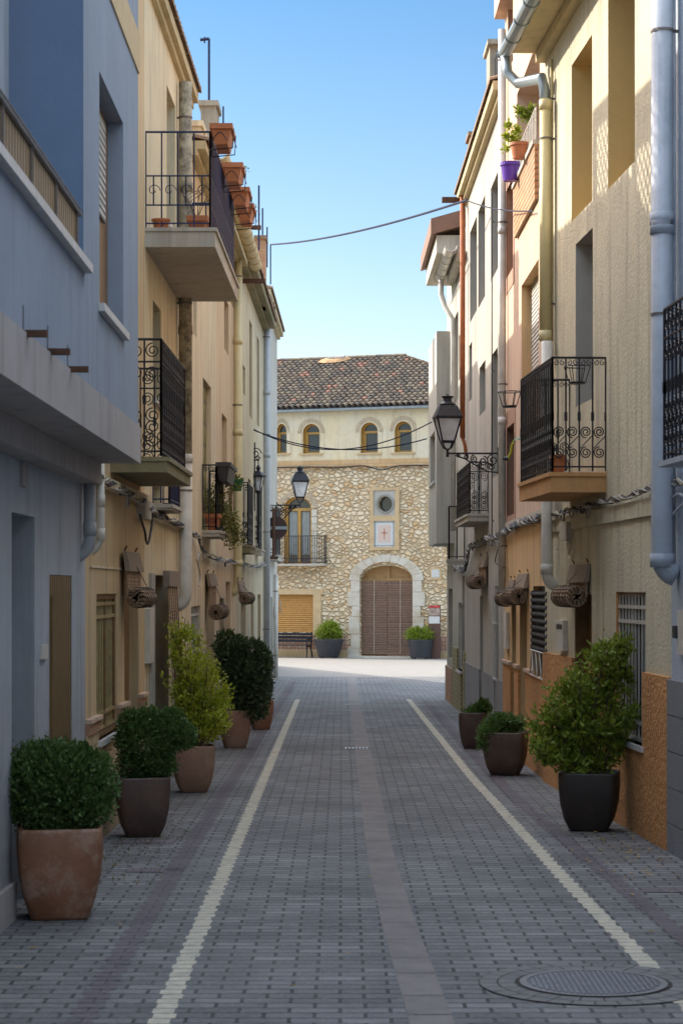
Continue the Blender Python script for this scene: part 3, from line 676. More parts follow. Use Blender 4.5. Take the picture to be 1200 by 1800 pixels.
# L6 grey-beige
h6 = House('weathered_house', LW, 0, 0, 7.5, M['greybeige'], 'weathered grey beige house with dark stained eave toward the left end of the street', a0=LW.sx(414)+.001, a1=LW.sx(463))
for args in ((438,443,560,730,.3), (451.5,455.5,590,745,.3), (427,431,640,690,.3), (424,432,1060,1200,.3), (441,446,1050,1200,.25), (436,441,840,955,.2), (452,456,860,955,.2)):
    w_ = h6.hole(*args); h6.fill(w_, M['glass'], 'window', frame=M['brownwood'])
d_ = h6.hole(453, 458, 1045, None, .3); h6.fill(d_, M['brownwood'], 'door')
h6.finish(); h6.eave(7.5, .26, .14, M['mossy'])
h6.balcony(421, 440, 449, 958, 972, 848, M['mossy'], M['iron'], 'scroll', step=.16)
h6.balcony(448, 459, 464, 965, 975, 852, M['conc_slab'], M['iron'], 'scroll', step=.2)
h6.band('plinth', h6.a0, h6.a1-.02, -.7, .45, .02, M['peachlow'])
h6.pipe(469, 560, 1180, .07, M['pipe_grey'], rings=(690, 800))
# L7 white end house
h7 = House('white_end_house', LW, 0, 0, 8.25, M['white'], 'white house at the left corner of the plaza, last in the row', a0=LW.sx(463)+.001, a1=LW.sx(487))
for args in ((476,478.5,1050,1165,.2),): w_ = h7.hole(*args); h7.fill(w_, M['glass'], 'window', frame=M['silver'])
h7.finish(); h7.eave(8.25, .16, .12, M['soffit'])
h7.balcony(474, 488, 496, 975, 985, 888, M['conc_slab'], M['iron'], 'light', step=.2)
h7.pipe(485, 1010, 1192, .05, M['pipe_white'])

# ------------------------------------------------------------------ right houses
RW = Wall((3.047, 5.0), (2.14, 21.7), -1)
RF = Wall((2.176, 21.7), (2.08, 40.4), -1)
# R1 cool blue house
aR1 = RW.sx(1179)
r1 = House('pale_blue_house', RW, 0, 0, 9.5, M['coolblue'], 'pale blue house with granite base at the right edge', a0=-22, a1=aR1)
w_ = r1.hole(1196, 1230, 560, 830, .2); r1.fill(w_, M['glass'], 'window', frame=M['brownwood'])
r1.finish()
mb = MB()
zt = RW.z(1190, 1196); z_ = zt; row = 0
while z_ > -.5:
    aa = -22+row*.35
    while aa < aR1: RW.box(mb, aa+.004, min(aa+.7, aR1-.002)-.004, -.01, .035, z_-.262, z_); aa += .7
    z_ -= .27; row = 1-row
mb.build('plinth', M['granite'], r1.root)
af = RW.sx(1161, .45); q = lambda y: RW.z(1161, y, .45)
r1.balcony(0, 0, 0, 0, 0, 0, M['pipe_blue'], M['iron'], 'scroll2', step=.12, inset=.02, direct=(af-2.4, af, .45, q(812), q(822), q(545)))
# R2 rough cream house
r2 = House('cream_render_house', RW, 0, 0, 7.62, M['roughcream'], 'rough cream rendered house with orange base and sunlit upper windows on the right', a0=aR1+.002, a1=RW.sx(957))
YI = M['bouncein']
for (xn, xf, yt, yb, d, rv) in ((1040,1004,60,352,.30,YI), (1115,1068,-260,283,.34,YI), (1041,1011,400,700,.26,M['greywhite'])):
    w_ = r2.hole(xn, xf, yt, yb, d, rv); r2.fill(w_, M['glass'], 'window', frame=M['brownwood'])
w_ = r2.hole(1134, 1082, 1041, 1312, .085, M['orange_stone']); ww = r2.fill(w_, M['glass'], 'window', frame=M['brownwood'], grille=M['silver'], bars=9, sill=M['marble'], rails=(.02,.13,.80,.90))
d_ = r2.hole(1039, 1010, 1045, None, .17, M['brownwood']); r2.fill(d_, M['brownwood'], 'door')
r2.finish()
zpl = RW.z(1176, 1190)
r2.band('plinth', r2.a0+.002, r2.a1-.04, -.6, zpl, .03, M['orange_stone'])
# eave with thick soffit and zinc gutter
mb = MB(); RW.box(mb, r2.a0-.2, r2.a1, -.3, .34, 7.50, 7.62); RW.box(mb, r2.a0-.2, r2.a1, -.05, .10, 7.40, 7.50); mb.build('eave', M['soffit'], r2.root)
r2.gutter(0, 0, 0, .42, .075, M['zinc'], z=7.52, a=(r2.a0-.2, r2.a1+.05))
a_ = RW.sx(956, .1)
mb = MB(); mb.tube([RW.at(r2.a1-.02,.42,7.46), RW.at(r2.a1-.04,.40,7.28), RW.at(r2.a1-.1,.30,7.16), RW.at(a_-.04,.13,7.08), RW.at(a_-.02,.10,6.95), RW.at(a_,.10,6.70)], .055, 12); mb.build('drainpipe', M['zinc'], r2.root, True)
r2.pipe(958, 175, 600, .060, M['pipe_cream'], rings=(185,590), o=.10)
r2.pipe(961, 600, 1028, .060, M['pipe_white'], elbow=1, rings=(1000,), o=.10)
r2.pipe(969, 105, 640, .018, M['pipe_cream'], name='thin_pipe', o=.03)
r2.balcony(1065, 967, 912, 830, 865, 628, M['orange_slab'], M['iron'], 'scroll', step=.115, inset=.02, label='orange balcony slab with black scroll railing')
BR = dict(r2.last)
zc0, zc1 = RW.z(1175, 885), RW.z(1175, 868)
r2.band('ledge', r2.a0, r2.a1-.02, RW.z(1180, 900), RW.z(1180, 868), .025, M['roughcream'])
mb = MB(); RW.box(mb, RW.sx(1007), RW.sx(995), 0, .07, RW.z(1000,950), RW.z(1000,918)); mb.build('meter_box', M['conc_slab'], r2.root)
mb = MB(); RW.box(mb, RW.sx(985), RW.sx(975), 0, .06, RW.z(980,915), RW.z(980,878)); mb.build('junction_box', M['conc_slab'], r2.root)
mb = MB(); a0_, a1_ = RW.sx(997), RW.sx(985); z0_, z1_ = RW.z(991,1143), RW.z(991,1090)
RW.box(mb, a0_, a1_, 0, .05, z0_, z1_); q_ = mb.build('mailbox', M['plastic'], r2.root)
mb = MB(); RW.box(mb, a0_+.04, a1_-.04, .05, .054, z1_-.09, z1_-.04); mb.build('slot', M['iron'], q_)
r2.pipe(1163, -40, 1008, .082, M['pipe_blue'], elbow=1, rings=(385, 400, 985), o=.12)
r2.pipe(1184, -40, 1000, .012, M['pipe_blue'], name='conduit', o=.03)
# meter cabinet on R1
mb = MB(); RW.box(mb, RW.sx(1215), RW.sx(1196), 0, .03, RW.z(1196,1150), RW.z(1196,1072)); q_ = mb.build('meter_cabinet', M['plastic'], r1.root)
mb = MB(); RW.box(mb, RW.sx(1197), RW.sx(1192), 0, .05, RW.z(1195,1122), RW.z(1195,1100)); mb.build('doorbell', M['darkbox'], r1.root)

# R3 peach house
aL = RF.sx(887)
r3 = House('pink_peach_house', RF, 0, 0, 9.7, M['pink'], 'peach house with brick lattice panel, three blinds and orange base on the right', a0=0, a1=aL)
w_ = r3.hole(902, 890, 310, 470, .3, M['mauve']); r3.fill(w_, M['glass'], 'window', frame=M['brownwood'])
w_ = r3.hole(904, 891, 742, 903, .12, M['brownrev']); r3.fill(w_, M['glass'], 'window', frame=M['brownwood'])
w_ = r3.hole(946, 916, 455, 645, .15, M['peachlow']); r3.fill(w_, M['shutter_g'], 'shutter')
w_ = r3.hole(948, 908, 60, 330, .6); r3.fill(w_, M['shutter_g'], 'terrace_opening')
TER = w_
w_ = r3.hole(901, 892, -120, 105, .3, M['mauve']); r3.fill(w_, M['glass'], 'window', frame=M['brownwood'])
w_ = r3.hole(965, 937, 1030, 1200, .10, M['peachlow']); ww = r3.fill(w_, M['iron'], 'window')
MESH = w_
d_ = r3.hole(926, 914, 1040, None, .12, M['peachlow']); r3.fill(d_, M['darkwood'], 'door')
d_ = r3.hole(907, 900, 1050, None, .12, M['peachlow']); r3.fill(d_, M['darkwood'], 'door')
r3.finish()
# dark mesh grille standing proud, with white triangular bars at its foot
a, b_, z0, z1 = MESH[:4]; mb = MB()
k = z0+.35
while k < z1:
    for j in range(12):
        q = a+(b_-a)*j/12; mb.tube([RF.at(q, .03, k), RF.at(q+(b_-a)/24, .035, k-.035), RF.at(q+(b_-a)/12, .03, k)], .008, 4, False)
    k += .075
for j in range(13): q = a+(b_-a)*j/12; RF.box(mb, q-.006, q+.006, .012, .024, z0+.3, z1-.05)
mb.build('grille', M['iron'], ww)
mb = MB(); n = 4
for j in range(n):
    q0, q1 = a+(b_-a)*j/n, a+(b_-a)*(j+1)/n
    for p, q in (((q0,z0+.02),((q0+q1)/2,z0+.3)), (((q0+q1)/2,z0+.3),(q1,z0+.02)), ((q0,z0+.02),(q1,z0+.02)), ((q0,z0+.3),(q1,z0+.3))):
        mb.tube([RF.at(p[0],.04,p[1]), RF.at(q[0],.04,q[1])], .008, 4)
mb.build('lower_bars', M['silver'], ww)
zp3 = RF.z(890, 1165)
r3.band('lower_wall', 0.0, aL, zp3+.04, RF.z(900, 928), .006, M['peachlow'])
r3.band('plinth', 0.0, aL, -.7, zp3, .03, M['orange_stone'])
r3.band('moulding', 0.0, aL, zp3, zp3+.04, .05, M['pink'])
r3.band('ledge', 0.0, aL, RF.z(900, 928), RF.z(900, 916), .04, M['conc_slab'])
za_, zb_ = RF.z(910, 419), RF.z(910, 330)
# terracotta lattice panel with white coping
mb = MB(); a_, b_ = RF.sx(946), RF.sx(909)
nrow = 9
for k in range(nrow):
    z_ = za_+(zb_-za_)*k/nrow; RF.box(mb, a_, b_, .006, .045, z_+.012, z_+(zb_-za_)/nrow)
q_ = mb.build('brick_panel', M['brickw'], r3.root); 
mb = MB(); RF.box(mb, a_, b_+.04, -.02, .07, zb_, zb_+.05); mb.build('coping', M['white'], r3.root)
mb = MB(); zt_ = zb_+.05
for zz in (zt_+.35,): mb.tube([RF.at(a_,.03,zz), RF.at(b_,.03,zz)], .012, 6)
n = 14
for k in range(n+1): q = a_+(b_-a_)*k/n; mb.tube([RF.at(q,.03,zt_), RF.at(q,.03,zt_+.35)], .007, 5)
mb.build('railing', M['pipe_white'], r3.root)
for (xn, xf, yt, yb) in ((905,890,728,906),(903,889.5,300,480)):
    z1_, z0_ = RF.z(xn, yt), RF.z(xn, yb); q0, q1 = RF.sx(xn)-.06, RF.sx(xf)+.08
    for_holes = [h for h in r3.holes]
    r3.band('window_surround', q0, q1, z0_-.12, z1_+.12, .008, M['mauve'])
mb = MB(); RF.box(mb, .3, aL+.02, -.5, .14, 9.35, 9.7); mb.build('cornice', M['pink'], r3.root)
r3.pipe(881, 52, 940, .05, M['pipe_white'], rings=(395,), a=None) if False else r3.pipe(882, 52, 1040, .05, M['pipe_white'], rings=(405, 740))
mb = MB(); RF.box(mb, RF.sx(896), RF.sx(891), 0, .05, RF.z(893,1140), RF.z(893,1076)); mb.build('mailbox', M['plastic'], r3.root)

# R4 grey-white house
r4 = House('grey_white_house', RF, 0, 0, 8.45, M['greywhite'], 'grey white plastered house with rust red pipe and tiled eave on the right', a0=aL+.002, a1=RF.sx(818))
for (xn, xf, yt, yb, d) in ((837.5,825.5,379,545,.3), (852,840,342,520,.3), (875,862,300,470,.3), (852.5,842,632,720,.3), (874,865,610,835,.3), (829,824,600,700,.25), (846,838,810,905,.2), (848.5,843,1048,None,.2), (875,869,1030,1250,.05)):
    w_ = r4.hole(xn, xf, yt, yb, d)
    if yb is None: r4.fill(w_, M['darkwood'], 'door')
    else: r4.fill(w_, M['glass'] if d > .1 else M['darkwood'], 'window', frame=M['brownwood'] if d > .1 else None, grille=None if d > .1 else M['silver'], bars=2, rails=(.25,.7))
r4.finish(); r4.eave(8.42, .16, .12, M['soffit'])
zp4 = RF.z(826, 1162)
r4.band('plinth', r4.a0+.05, r4.a1, -.8, zp4-.05, .015, plaster('grey_cement_plinth', (.27,.27,.28), (.23,.23,.24), .4, .4, 60))
r4.balcony(858, 822, 800, 903, 916, 812, M['conc_slab'], M['iron'], 'scroll2', step=.13, inset=.03)
zA, zB = RF.z(822, 340), RF.z(822, 770)
mb = MB(); a_ = RF.sx(822); mb.tube([RF.at(a_, .09, zA), RF.at(a_, .09, zB)], .045, 10); mb.tube([RF.at(a_,.09,zB), RF.at(a_,.05,zB-.12), RF.at(a_,.03,zB-.3)], .03, 8)
mb.build('rust_pipe', M['rust_pipe'], r4.root, True)
r4.pipe(864, 340, 960, .009, M['cable'], name='conduit')
mb = MB(); RF.box(mb, RF.sx(862), RF.sx(870), 0, 0, 0, 0)
# roof terrace rail on R4
mb = MB(); q0, q1 = RF.sx(873), RF.sx(858)
for zz in (9.0, 9.55): mb.tube([RF.at(q0,-.1,zz), RF.at(q1,-.1,zz)], .014, 5)
for k in range(18): q = q0+(q1-q0)*k/17; mb.tube([RF.at(q,-.1,8.6), RF.at(q,-.1,9.55)], .009, 4)
mb.build('railing', M['iron'], r4.root)
mb = MB(); RF.box(mb, RF.sx(858), RF.sx(852), -.4, -.02, 8.5, 9.75); RF.box(mb, RF.sx(859), RF.sx(851), -.44, .02, 9.75, 9.82); mb.build('chimney', M['concrete'], r4.root)
mb = MB(); RF.box(mb, RF.sx(826), RF.sx(822), -.3, .0, 8.5, 9.3); RF.box(mb, RF.sx(826.5), RF.sx(821.5), -.34, .04, 9.3, 9.36); mb.build('chimney', M['roofedge'], r4.root)
mb = MB(); RF.box(mb, RF.sx(820)-.05, RF.sx(820)+.05, -.05, .42, RF.z(820,356), RF.z(820,347)); mb.build('beam_end', M['iron_rust'], r4.root)

# R5 white house with projecting bay, brown fascia roof
r5 = House('white_bay_house', RF, 0, 0, 8.0, M['white'], 'white house with tall boxed bay and brown fascia at the right corner of the plaza', a0=RF.sx(818)+.002, a1=RF.sx(785))
for (xn, xf, yt, yb, d) in ((812,806,580,660,.3), (805,799,545,700,.3), (812,805,1060,1180,.08), (795,788,1035,1160,.2), (816,812,1012,None,.2)):
    w_ = r5.hole(xn, xf, yt, yb, d)
    if yb is None: r5.fill(w_, M['darkwood'], 'door')
    else: r5.fill(w_, M['glass'], 'window', frame=M['silver'] if d < .1 else M['brownwood'], sill=M['marble'] if d < .1 else None)
r5.finish()
a_c = RF.sx(798); offb = RF.off(a_c, 767); a_f = RF.sx(753, offb); Yn = RF.Y(a_c, offb)
zb0, zb1 = CAMH+(HY-955)/F*Yn, CAMH+(HY-582)/F*Yn
wa, wb = RF.sx(764, offb), RF.sx(755.5, offb); wz0, wz1 = RF.z(764, 845, offb), RF.z(764, 756, offb)
mb = MB()
for c in cells(a_c, a_f, zb0, zb1, [(wa, wb, wz0, wz1)]): RF.box(mb, c[0], c[1], offb-.1, offb, c[2], c[3])
RF.box(mb, a_c, a_f, -.02, offb-.1, zb0, zb1)
mb.build('bay', M['white'], r5.root)
mb = MB(); RF.box(mb, wa-.05, wb+.05, offb-.09, offb+.03, wz0-.04, wz0); mb.build('sill', M['marble'], r5.root)
# roof: soffit box, fascia boards
Yr = 35.2; an, af = RF.sx(816), RF.sx(816)+4.1
zf = CAMH+(HY-400)/F*35.2
o_f = RF.off(an, 757)
mb = MB(); RF.box(mb, an+.1, af-.2, 0, o_f-.10, 7.62, 7.93); mb.build('soffit', M['white'], r5.root)
mb = MB()
# pitched roof slab (slopes up away from the street)
lo, hi, T = 7.93, 7.93+.62, .27
mb.hexa([RF.at(an,o_f,lo), RF.at(an,-2.2,lo+.78), RF.at(af,-2.2,lo+.78), RF.at(af,o_f,lo), RF.at(an,o_f,lo+T), RF.at(an,-2.2,lo+.78+T), RF.at(af,-2.2,lo+.78+T), RF.at(af,o_f,lo+T)])
mb.build('roof', M['fascia'], r5.root)
r5.gutter(0,0,0, .27, .10, M['pipe_white'], z=7.63, a=(RF.sx(817)-.5, RF.sx(817)+3.0))
mb = MB(); q = RF.sx(817)+2.6
RF.box(mb, RF.sx(817)-.4, q, .02, .16, 7.45, 7.58); mb.build('moulding', M['greywhite'], r5.root)
mb = MB(); mb.tube([RF.at(q,.27,7.55), RF.at(q,.27,7.25), RF.at(q-.1,.2,7.0), RF.at(q-.3,.08,6.75), RF.at(q-.35,.07,6.4), RF.at(q-.35,.07,2.9)], .05, 10); mb.build('drainpipe', M['pipe_white'], r5.root, True)
aA = RF.sx(817, .45)
r5.balcony(0,0,0,0,0,0, M['conc_slab'], M['iron'], 'plain', step=.12, inset=.03, direct=(RF.sx(817)+.0, RF.sx(785,.3), .30, RF.z(800,980,.3), RF.z(800,990,.3), RF.z(800,880,.3)))
r5.band('plinth', r5.a0, RF.sx(797), -.8, RF.z(806,1140), .03, M['greenstone'])
r5.band('plinth', RF.sx(797), r5.a1, -.8, RF.z(790,1172), .035, M['plinthbrick'])

# ------------------------------------------------------------------ church-like stone house closing the street
th = R(20)
base = gp(640, 1156.5)
Yf = 73.0
EW = Wall((0, 0), (1, 0), 1)
c0 = Vector(((620-CX)/F*Yf, Yf, 0)); EW.p = c0; EW.d = Vector((math.cos(th), -math.sin(th), 0)); EW.n = Vector((-math.sin(th), -math.cos(th), 0))
def E(x, y, o=0):                                   # pixel -> facade (s, z)
    return (EW.sx(x, o), EW.z(x, y, o))
stone = thing('stone_house', (c0.x, c0.y, ground_z(c0.y)), 'old stone house with round arched doorway and tiled roof closing the street', 'house')
def arch_poly(x0, x1, ytop, yspr, ybot, n=14):
    (a, zs), (b_, _), (_, zb_) = E(x0, yspr), E(x1, yspr), E((x0+x1)/2, ybot); zt_ = E((x0+x1)/2, ytop)[1]; zs = E((x0+x1)/2, yspr)[1]
    pts = [(a, zb_), (b_, zb_)]
    for k in range(n+1):
        t = math.pi*k/n; pts.append(((a+b_)/2+(b_-a)/2*math.cos(t), zs+(zt_-zs)*math.sin(t)))
    return pts
def rect_poly(x0, x1, y0, y1):
    a, b_ = E(x0, (y0+y1)/2)[0], E(x1, (y0+y1)/2)[0]; z1_, z0_ = E((x0+x1)/2, y0)[1], E((x0+x1)/2, y1)[1]
    return [(a,z0_), (b_,z0_), (b_,z1_), (a,z1_)]
def ext(mb, poly, o0, o1, holes=()):
    """extrude a facade polygon (with holes) between two offsets"""
    loops = [[Vector((p[0], p[1], 0)) for p in poly]] + [[Vector((p[0], p[1], 0)) for p in h] for h in holes]
    flat = [p for l in loops for p in l]
    for tr in geometry.tessellate_polygon(loops): mb.face([EW.at(flat[i].x, o1, flat[i].y) for i in tr])
    for l in loops:
        for k in range(len(l)):
            p, q = l[k], l[(k+1) % len(l)]; mb.face([EW.at(p.x,o0,p.y), EW.at(q.x,o0,q.y), EW.at(q.x,o1,q.y), EW.at(p.x,o1,p.y)])
# stone material
def rubble(name, scale, c, c2, c3, mortar, bd=.05):
    m, nt, b = new_mat(name); p = pos(nt)
    nz = noise(nt, 3.0, 2, p); vm = nt.nodes.new('ShaderNodeVectorMath'); vm.operation = 'MULTIPLY_ADD'
    nt.links.new(nz.outputs['Color'], vm.inputs[0]); vm.inputs[1].default_value = (.18,.18,.18); nt.links.new(p, vm.inputs[2])
    mp = nt.nodes.new('ShaderNodeMapping'); mp.inputs['Scale'].default_value = (.85, .85, 1.35); nt.links.new(vm.outputs[0], mp.inputs[0])
    v = nt.nodes.new('ShaderNodeTexVoronoi'); v.feature = 'DISTANCE_TO_EDGE'; v.inputs['Scale'].default_value = scale; nt.links.new(mp.outputs[0], v.inputs['Vector'])
    vc = nt.nodes.new('ShaderNodeTexVoronoi'); vc.inputs['Scale'].default_value = scale; nt.links.new(mp.outputs[0], vc.inputs['Vector'])
    sx = nt.nodes.new('ShaderNodeSeparateColor'); nt.links.new(vc.outputs['Color'], sx.inputs[0])
    x = mixc(nt, ramp(nt, sx.outputs[0], .2, .8), c, c2); x = mixc(nt, ramp(nt, sx.outputs[1], .72, .95), x, c3)
    n2 = noise(nt, .8, 4, p); x = mixc(nt, ramp(nt, n2.outputs[0], .5, .7, 0, .5), x, (.60,.43,.24))
    e = ramp(nt, v.outputs['Distance'], .0, .13, .15, 1)
    x = mixc(nt, e, mortar, x)
    n3 = noise(nt, 25, 4, p, .7); x = mixc(nt, ramp(nt, n3.outputs[0], .45, .75, 0, .25), x, tuple(q*.6 for q in c))
    nt.links.new(x, b.inputs['Base Color']); b.inputs['Roughness'].default_value = .95
    h = ramp(nt, v.outputs['Distance'], 0, .2, 0, 1); bump(nt, b, h, 1.0, bd); bump(nt, b, n3.outputs[0], .6, .02)
    return m
M['rubble'] = rubble('rubble_masonry', 5.4, (.78,.61,.385), (.84,.70,.49), (.68,.44,.22), (.66,.49,.29), .07)
M['estucco'] = plaster('old_ochre_render', (.72,.60,.38), (.68,.62,.48), .45, .5, 30, .3, .006, dirt=(.35,.25,.14))
M['band'] = bricky('orange_brick_band', (.55,.34,.15), (.62,.42,.22), (.40,.28,.16), .45, .3, .012, 'XZ')
M['archbrick'] = simple('arch_brick', (.55,.46,.33), (.42,.31,.2), 9, .9, 0, .5)
M['palestone'] = simple('dressed_pale_stone', (.60,.56,.47), (.46,.38,.27), 2.2, .9, 0, .6, 30, .01)
M['surstone'] = simple('ochre_dressed_stone', (.58,.43,.24), (.48,.34,.18), 3, .9, 0, .5, 30, .01)
M['tilepat'] = bricky('patterned_tiles', (.62,.50,.38), (.50,.25,.16), (.25,.12,.08), .14, .14, .02, 'XZ', off=.0)
s_l, s_r = EW.sx(300), EW.sx(960)
z_top = E(620, 719)[1]; z_b1 = E(620, 808)[1]; z_b0 = E(620, 821)[1]; z_pl = E(620, 1118)[1]
holes = []
up = [(486,503.5,745,760,797), (532.5,561.5,745,760,797), (634,663.5,742.5,758,796), (693.5,723,740.5,756,795)]
uph = [arch_poly(*u) for u in up]
win1 = arch_poly(499, 547, 873, 893, 992); door = arch_poly(633, 725, 994, 1019, 1154); shut = rect_poly(470, 551, 1045, 1111)
cx_, cz_ = E(677, 886); rad = 13.5/F*73; circ = [(cx_+rad*math.cos(2*math.pi*k/24), cz_+rad*math.sin(2*math.pi*k/24)) for k in range(24)]
mb = MB(); mats = [M['estucco'], M['rubble'], M['ochrewood']]
ext(mb, [(s_l,z_b1),(s_r,z_b1),(s_r,z_top),(s_l,z_top)], 0, 0, uph)
mb.cur = 1
sur_ = rect_poly(650.5, 702, 857, 967)
ext(mb, [(s_l,-1.5),(s_r,-1.5),(s_r,z_b1),(s_l,z_b1)], 0, 0, [win1, door, shut, circ])
mb.cur = 2
for hp, dd in [(h, .28) for h in uph]+[(win1,.3),(door,.35),(shut,.12),(circ,.25)]:
    if hp is door or hp is shut or hp is circ: mb.cur = 1
    else: mb.cur = 2
    for k in range(len(hp)):
        p, q = hp[k], hp[(k+1) % len(hp)]; mb.face([EW.at(p[0],0,p[1]), EW.at(q[0],0,q[1]), EW.at(q[0],-dd,q[1]), EW.at(p[0],-dd,p[1])])
mb.cur = 0
for s_ in (s_l, s_r): mb.face([EW.at(s_,0,-1.5), EW.at(s_,-14,-1.5), EW.at(s_,-14,z_top), EW.at(s_,0,z_top)])
mb.face([EW.at(s_l,-14,-1.5), EW.at(s_r,-14,-1.5), EW.at(s_r,-14,z_top), EW.at(s_l,-14,z_top)])
mb.build('wall', mats, stone)
def sarc(mb, poly_c, r0, r1, n, t0=0, t1=math.pi, o=.03, gap=.12, zs=1.0):
    (cx, cz) = poly_c
    for k in range(n):
        a, b2 = t0+(t1-t0)*(k+gap/2)/n, t0+(t1-t0)*(k+1-gap/2)/n
        q = [(cx+rr*math.cos(t_), cz+rr*math.sin(t_)*zs) for rr, t_ in ((r0,a),(r1,a),(r1,b2),(r0,b2))]
        mb.face([EW.at(p[0],o,p[1]) for p in q])
        for i in range(4):
            p, p2 = q[i], q[(i+1) % 4]; mb.face([EW.at(p[0],0,p[1]), EW.at(p2[0],0,p2[1]), EW.at(p2[0],o,p2[1]), EW.at(p[0],o,p[1])])
for u, hp in zip(up, uph):
    a, b2 = hp[0][0], hp[1][0]; zs_ = E((u[0]+u[1])/2, u[3])[1]; zb_ = hp[0][1]; R0 = (b2-a)/2; zt_ = max(p[1] for p in hp)
    fr = MB(); inner = [((p[0]-(a+b2)/2)*.80+(a+b2)/2, max((p[1]-zs_)*.80+zs_ if p[1] > zs_ else p[1]+.07, zb_+.07)) for p in hp]
    ext(fr, hp, -.26, -.20, [inner]); 
    zt2 = zs_-.02; EW.box(fr, a+.1*(b2-a), b2-.1*(b2-a), -.26, -.19, zt2-.04, zt2+.04)
    EW.box(fr, a+.1*(b2-a), a+.2*(b2-a), -.26, -.205, zb_+.05, zt2-.04)
    win = fr.build('window', M['ochrewood'], stone)
    g = MB(); ext(g, inner, -.26, -.25); g.build('pane', M['glass'], win)
    s_ = MB(); EW.box(s_, a-.14, b2+.14, -.1, .06, zb_-.05, zb_+.0); s_.build('sill', M['surstone'], win)
    br = MB(); sarc(br, ((a+b2)/2, zs_), R0*1.18, R0*1.62, 19, -.1, math.pi+.1, .02, .3, (zt_-zs_)/R0 if R0 else 1); br.build('brick_arch', M['archbrick'], win)
    for u0, u1 in ((a-.16, a-.04), (b2+.04, b2+.16)): ft = MB(); ext(ft, [(u0,zb_), (u1,zb_), (u1,zs_), (u0,zs_)], 0, .02); ft.build('surround', M['estucco'], win)
mb = MB(); ext(mb, [(s_l,z_b0),(s_r,z_b0),(s_r,z_b1),(s_l,z_b1)], -.01, .05); mb.build('string_course', M['band'], stone)
mb = MB(); mb.tube([EW.at(s_l,.16,z_top-.0), EW.at(s_r,.16,z_top-.0)], .07, 8); mb.build('gutter', M['zinc'], stone)
# arched window with curtains and balcony
a, b2 = win1[0][0], win1[1][0]; zb_ = win1[0][1]; zs_ = E(523, 893)[1]; mid = (a+b2)/2
fr = MB(); inner = [((p[0]-mid)*.82+mid, max((p[1]-zs_)*.85+zs_ if p[1] > zs_ else p[1], zb_+.05)) for p in win1]
ext(fr, win1, -.26, -.16, [inner]); EW.box(fr, a+.05, b2-.05, -.26, -.17, zs_-.1, zs_+.0); EW.box(fr, mid-.06, mid+.06, -.26, -.17, zb_, zs_-.1)
win = fr.build('balcony_window', M['ochrewood'], stone); g = MB(); ext(g, inner, -.26, -.24); g.build('pane', M['glass'], win)
cu = MB()
for (c0_, c1_) in ((a+.14, mid-.09), (mid+.09, b2-.14)):
    n = 10
    for k in range(n):
        q0, q1 = c0_+(c1_-c0_)*k/n, c0_+(c1_-c0_)*(k+1)/n; z0_, z1_ = zb_+.35, zs_-.12; o0, o1 = (-.235, -.215) if k % 2 else (-.215, -.235)
        cu.face([EW.at(q0,o0,z0_), EW.at(q1,o1,z0_), EW.at(q1,o1,z1_), EW.at(q0,o0,z1_)])
M['cloth'] = simple('pale_cloth', (.34,.36,.34), (.26,.28,.27), 6, .95, 0, .1)
cu.build('curtain', M['cloth'], win)
br = MB(); sarc(br, (mid, zs_), (b2-a)/2*1.12, (b2-a)/2*1.5, 26, 0, math.pi, .03, .22, .8); br.build('brick_arch', M['archbrick'], win)
sb = MB()
k = zb_-.1
while k < zs_-.1: ext(sb, [(b2+.03,k),(b2+.22,k),(b2+.22,k+.24),(b2+.03,k+.24)], 0, .03); k += .26
sb.build('surround', M['palestone'], win)
q0, q1 = EW.sx(462, .35), EW.sx(571, .35); zt_, zr_ = EW.z(530, 991, .35), EW.z(530, 942, .35)
mb = MB(); EW.box(mb, q0, q1, -.02, .38, zt_-.07, zt_); slab = mb.build('balcony', M['conc_slab'], stone)
g = MB(); path = [(q0+.04,.0),(q0+.04,.34),(q1-.04,.34),(q1-.04,0)]
for zz in (zt_+.06, zt_+.2, zr_): g.tube([EW.at(p,q,zz) for p, q in path], .014, 5)
n = 26
for k in range(n+1): q = q0+.04+(q1-q0-.08)*k/n; g.tube([EW.at(q,.34,zt_+.0), EW.at(q,.34,zr_)], .011, 4)
for k in range(1,4): 
    for qq in (q0+.04, q1-.04): g.tube([EW.at(qq,.34*k/4,zt_), EW.at(qq,.34*k/4,zr_)], .011, 4)
g.build('railing', M['iron'], slab)
# main door: stone surround, wood lunette, hanging reed blind
a, b2 = door[0][0], door[1][0]; mid = (a+b2)/2; zs_ = E(679, 1019)[1]; ztp = E(679, 994)[1]; zfl = ground_z(73)
dm = MB(); ext(dm, door, -.34, -.28); M['lunette'] = simple('honey_brown_wood', (.38,.22,.08), (.27,.15,.05), 8, .5, 0, .2); dr = dm.build('door', M['lunette'], stone)
dm = MB(); EW.box(dm, a, b2, -.28, -.2, zs_-.06, zs_+.06); EW.box(dm, mid-.05, mid+.05, -.28, -.22, zs_+.06, ztp-.04)
dm.build('lunette_frame', M['lunette'], dr)
sur = MB(); R0 = (b2-a)/2
sarc(sur, (mid, zs_-.02), R0*1.02, R0*1.42, 11, 0, math.pi, .07, .03, (ztp-zs_)/R0*1.0+.14)
zz = zs_-.02; k = 0; hs = [.42,.5,.38,.62,.5,.55]
for sd_ in (-1, 1):
    zz = zs_-.02; k = 0
    while zz > zfl-.3:
        hh = hs[k % 6]; wd = (.34, .46, .30, .42)[k % 4]; x0_, x1_ = (a-wd, a-.01) if sd_ < 0 else (b2+.01, b2+wd)
        EW.box(sur, x0_, x1_, -.02, .06, zz-hh+.012, zz); zz -= hh; k += 1
sur.build('door_surround', M['palestone'], dr)
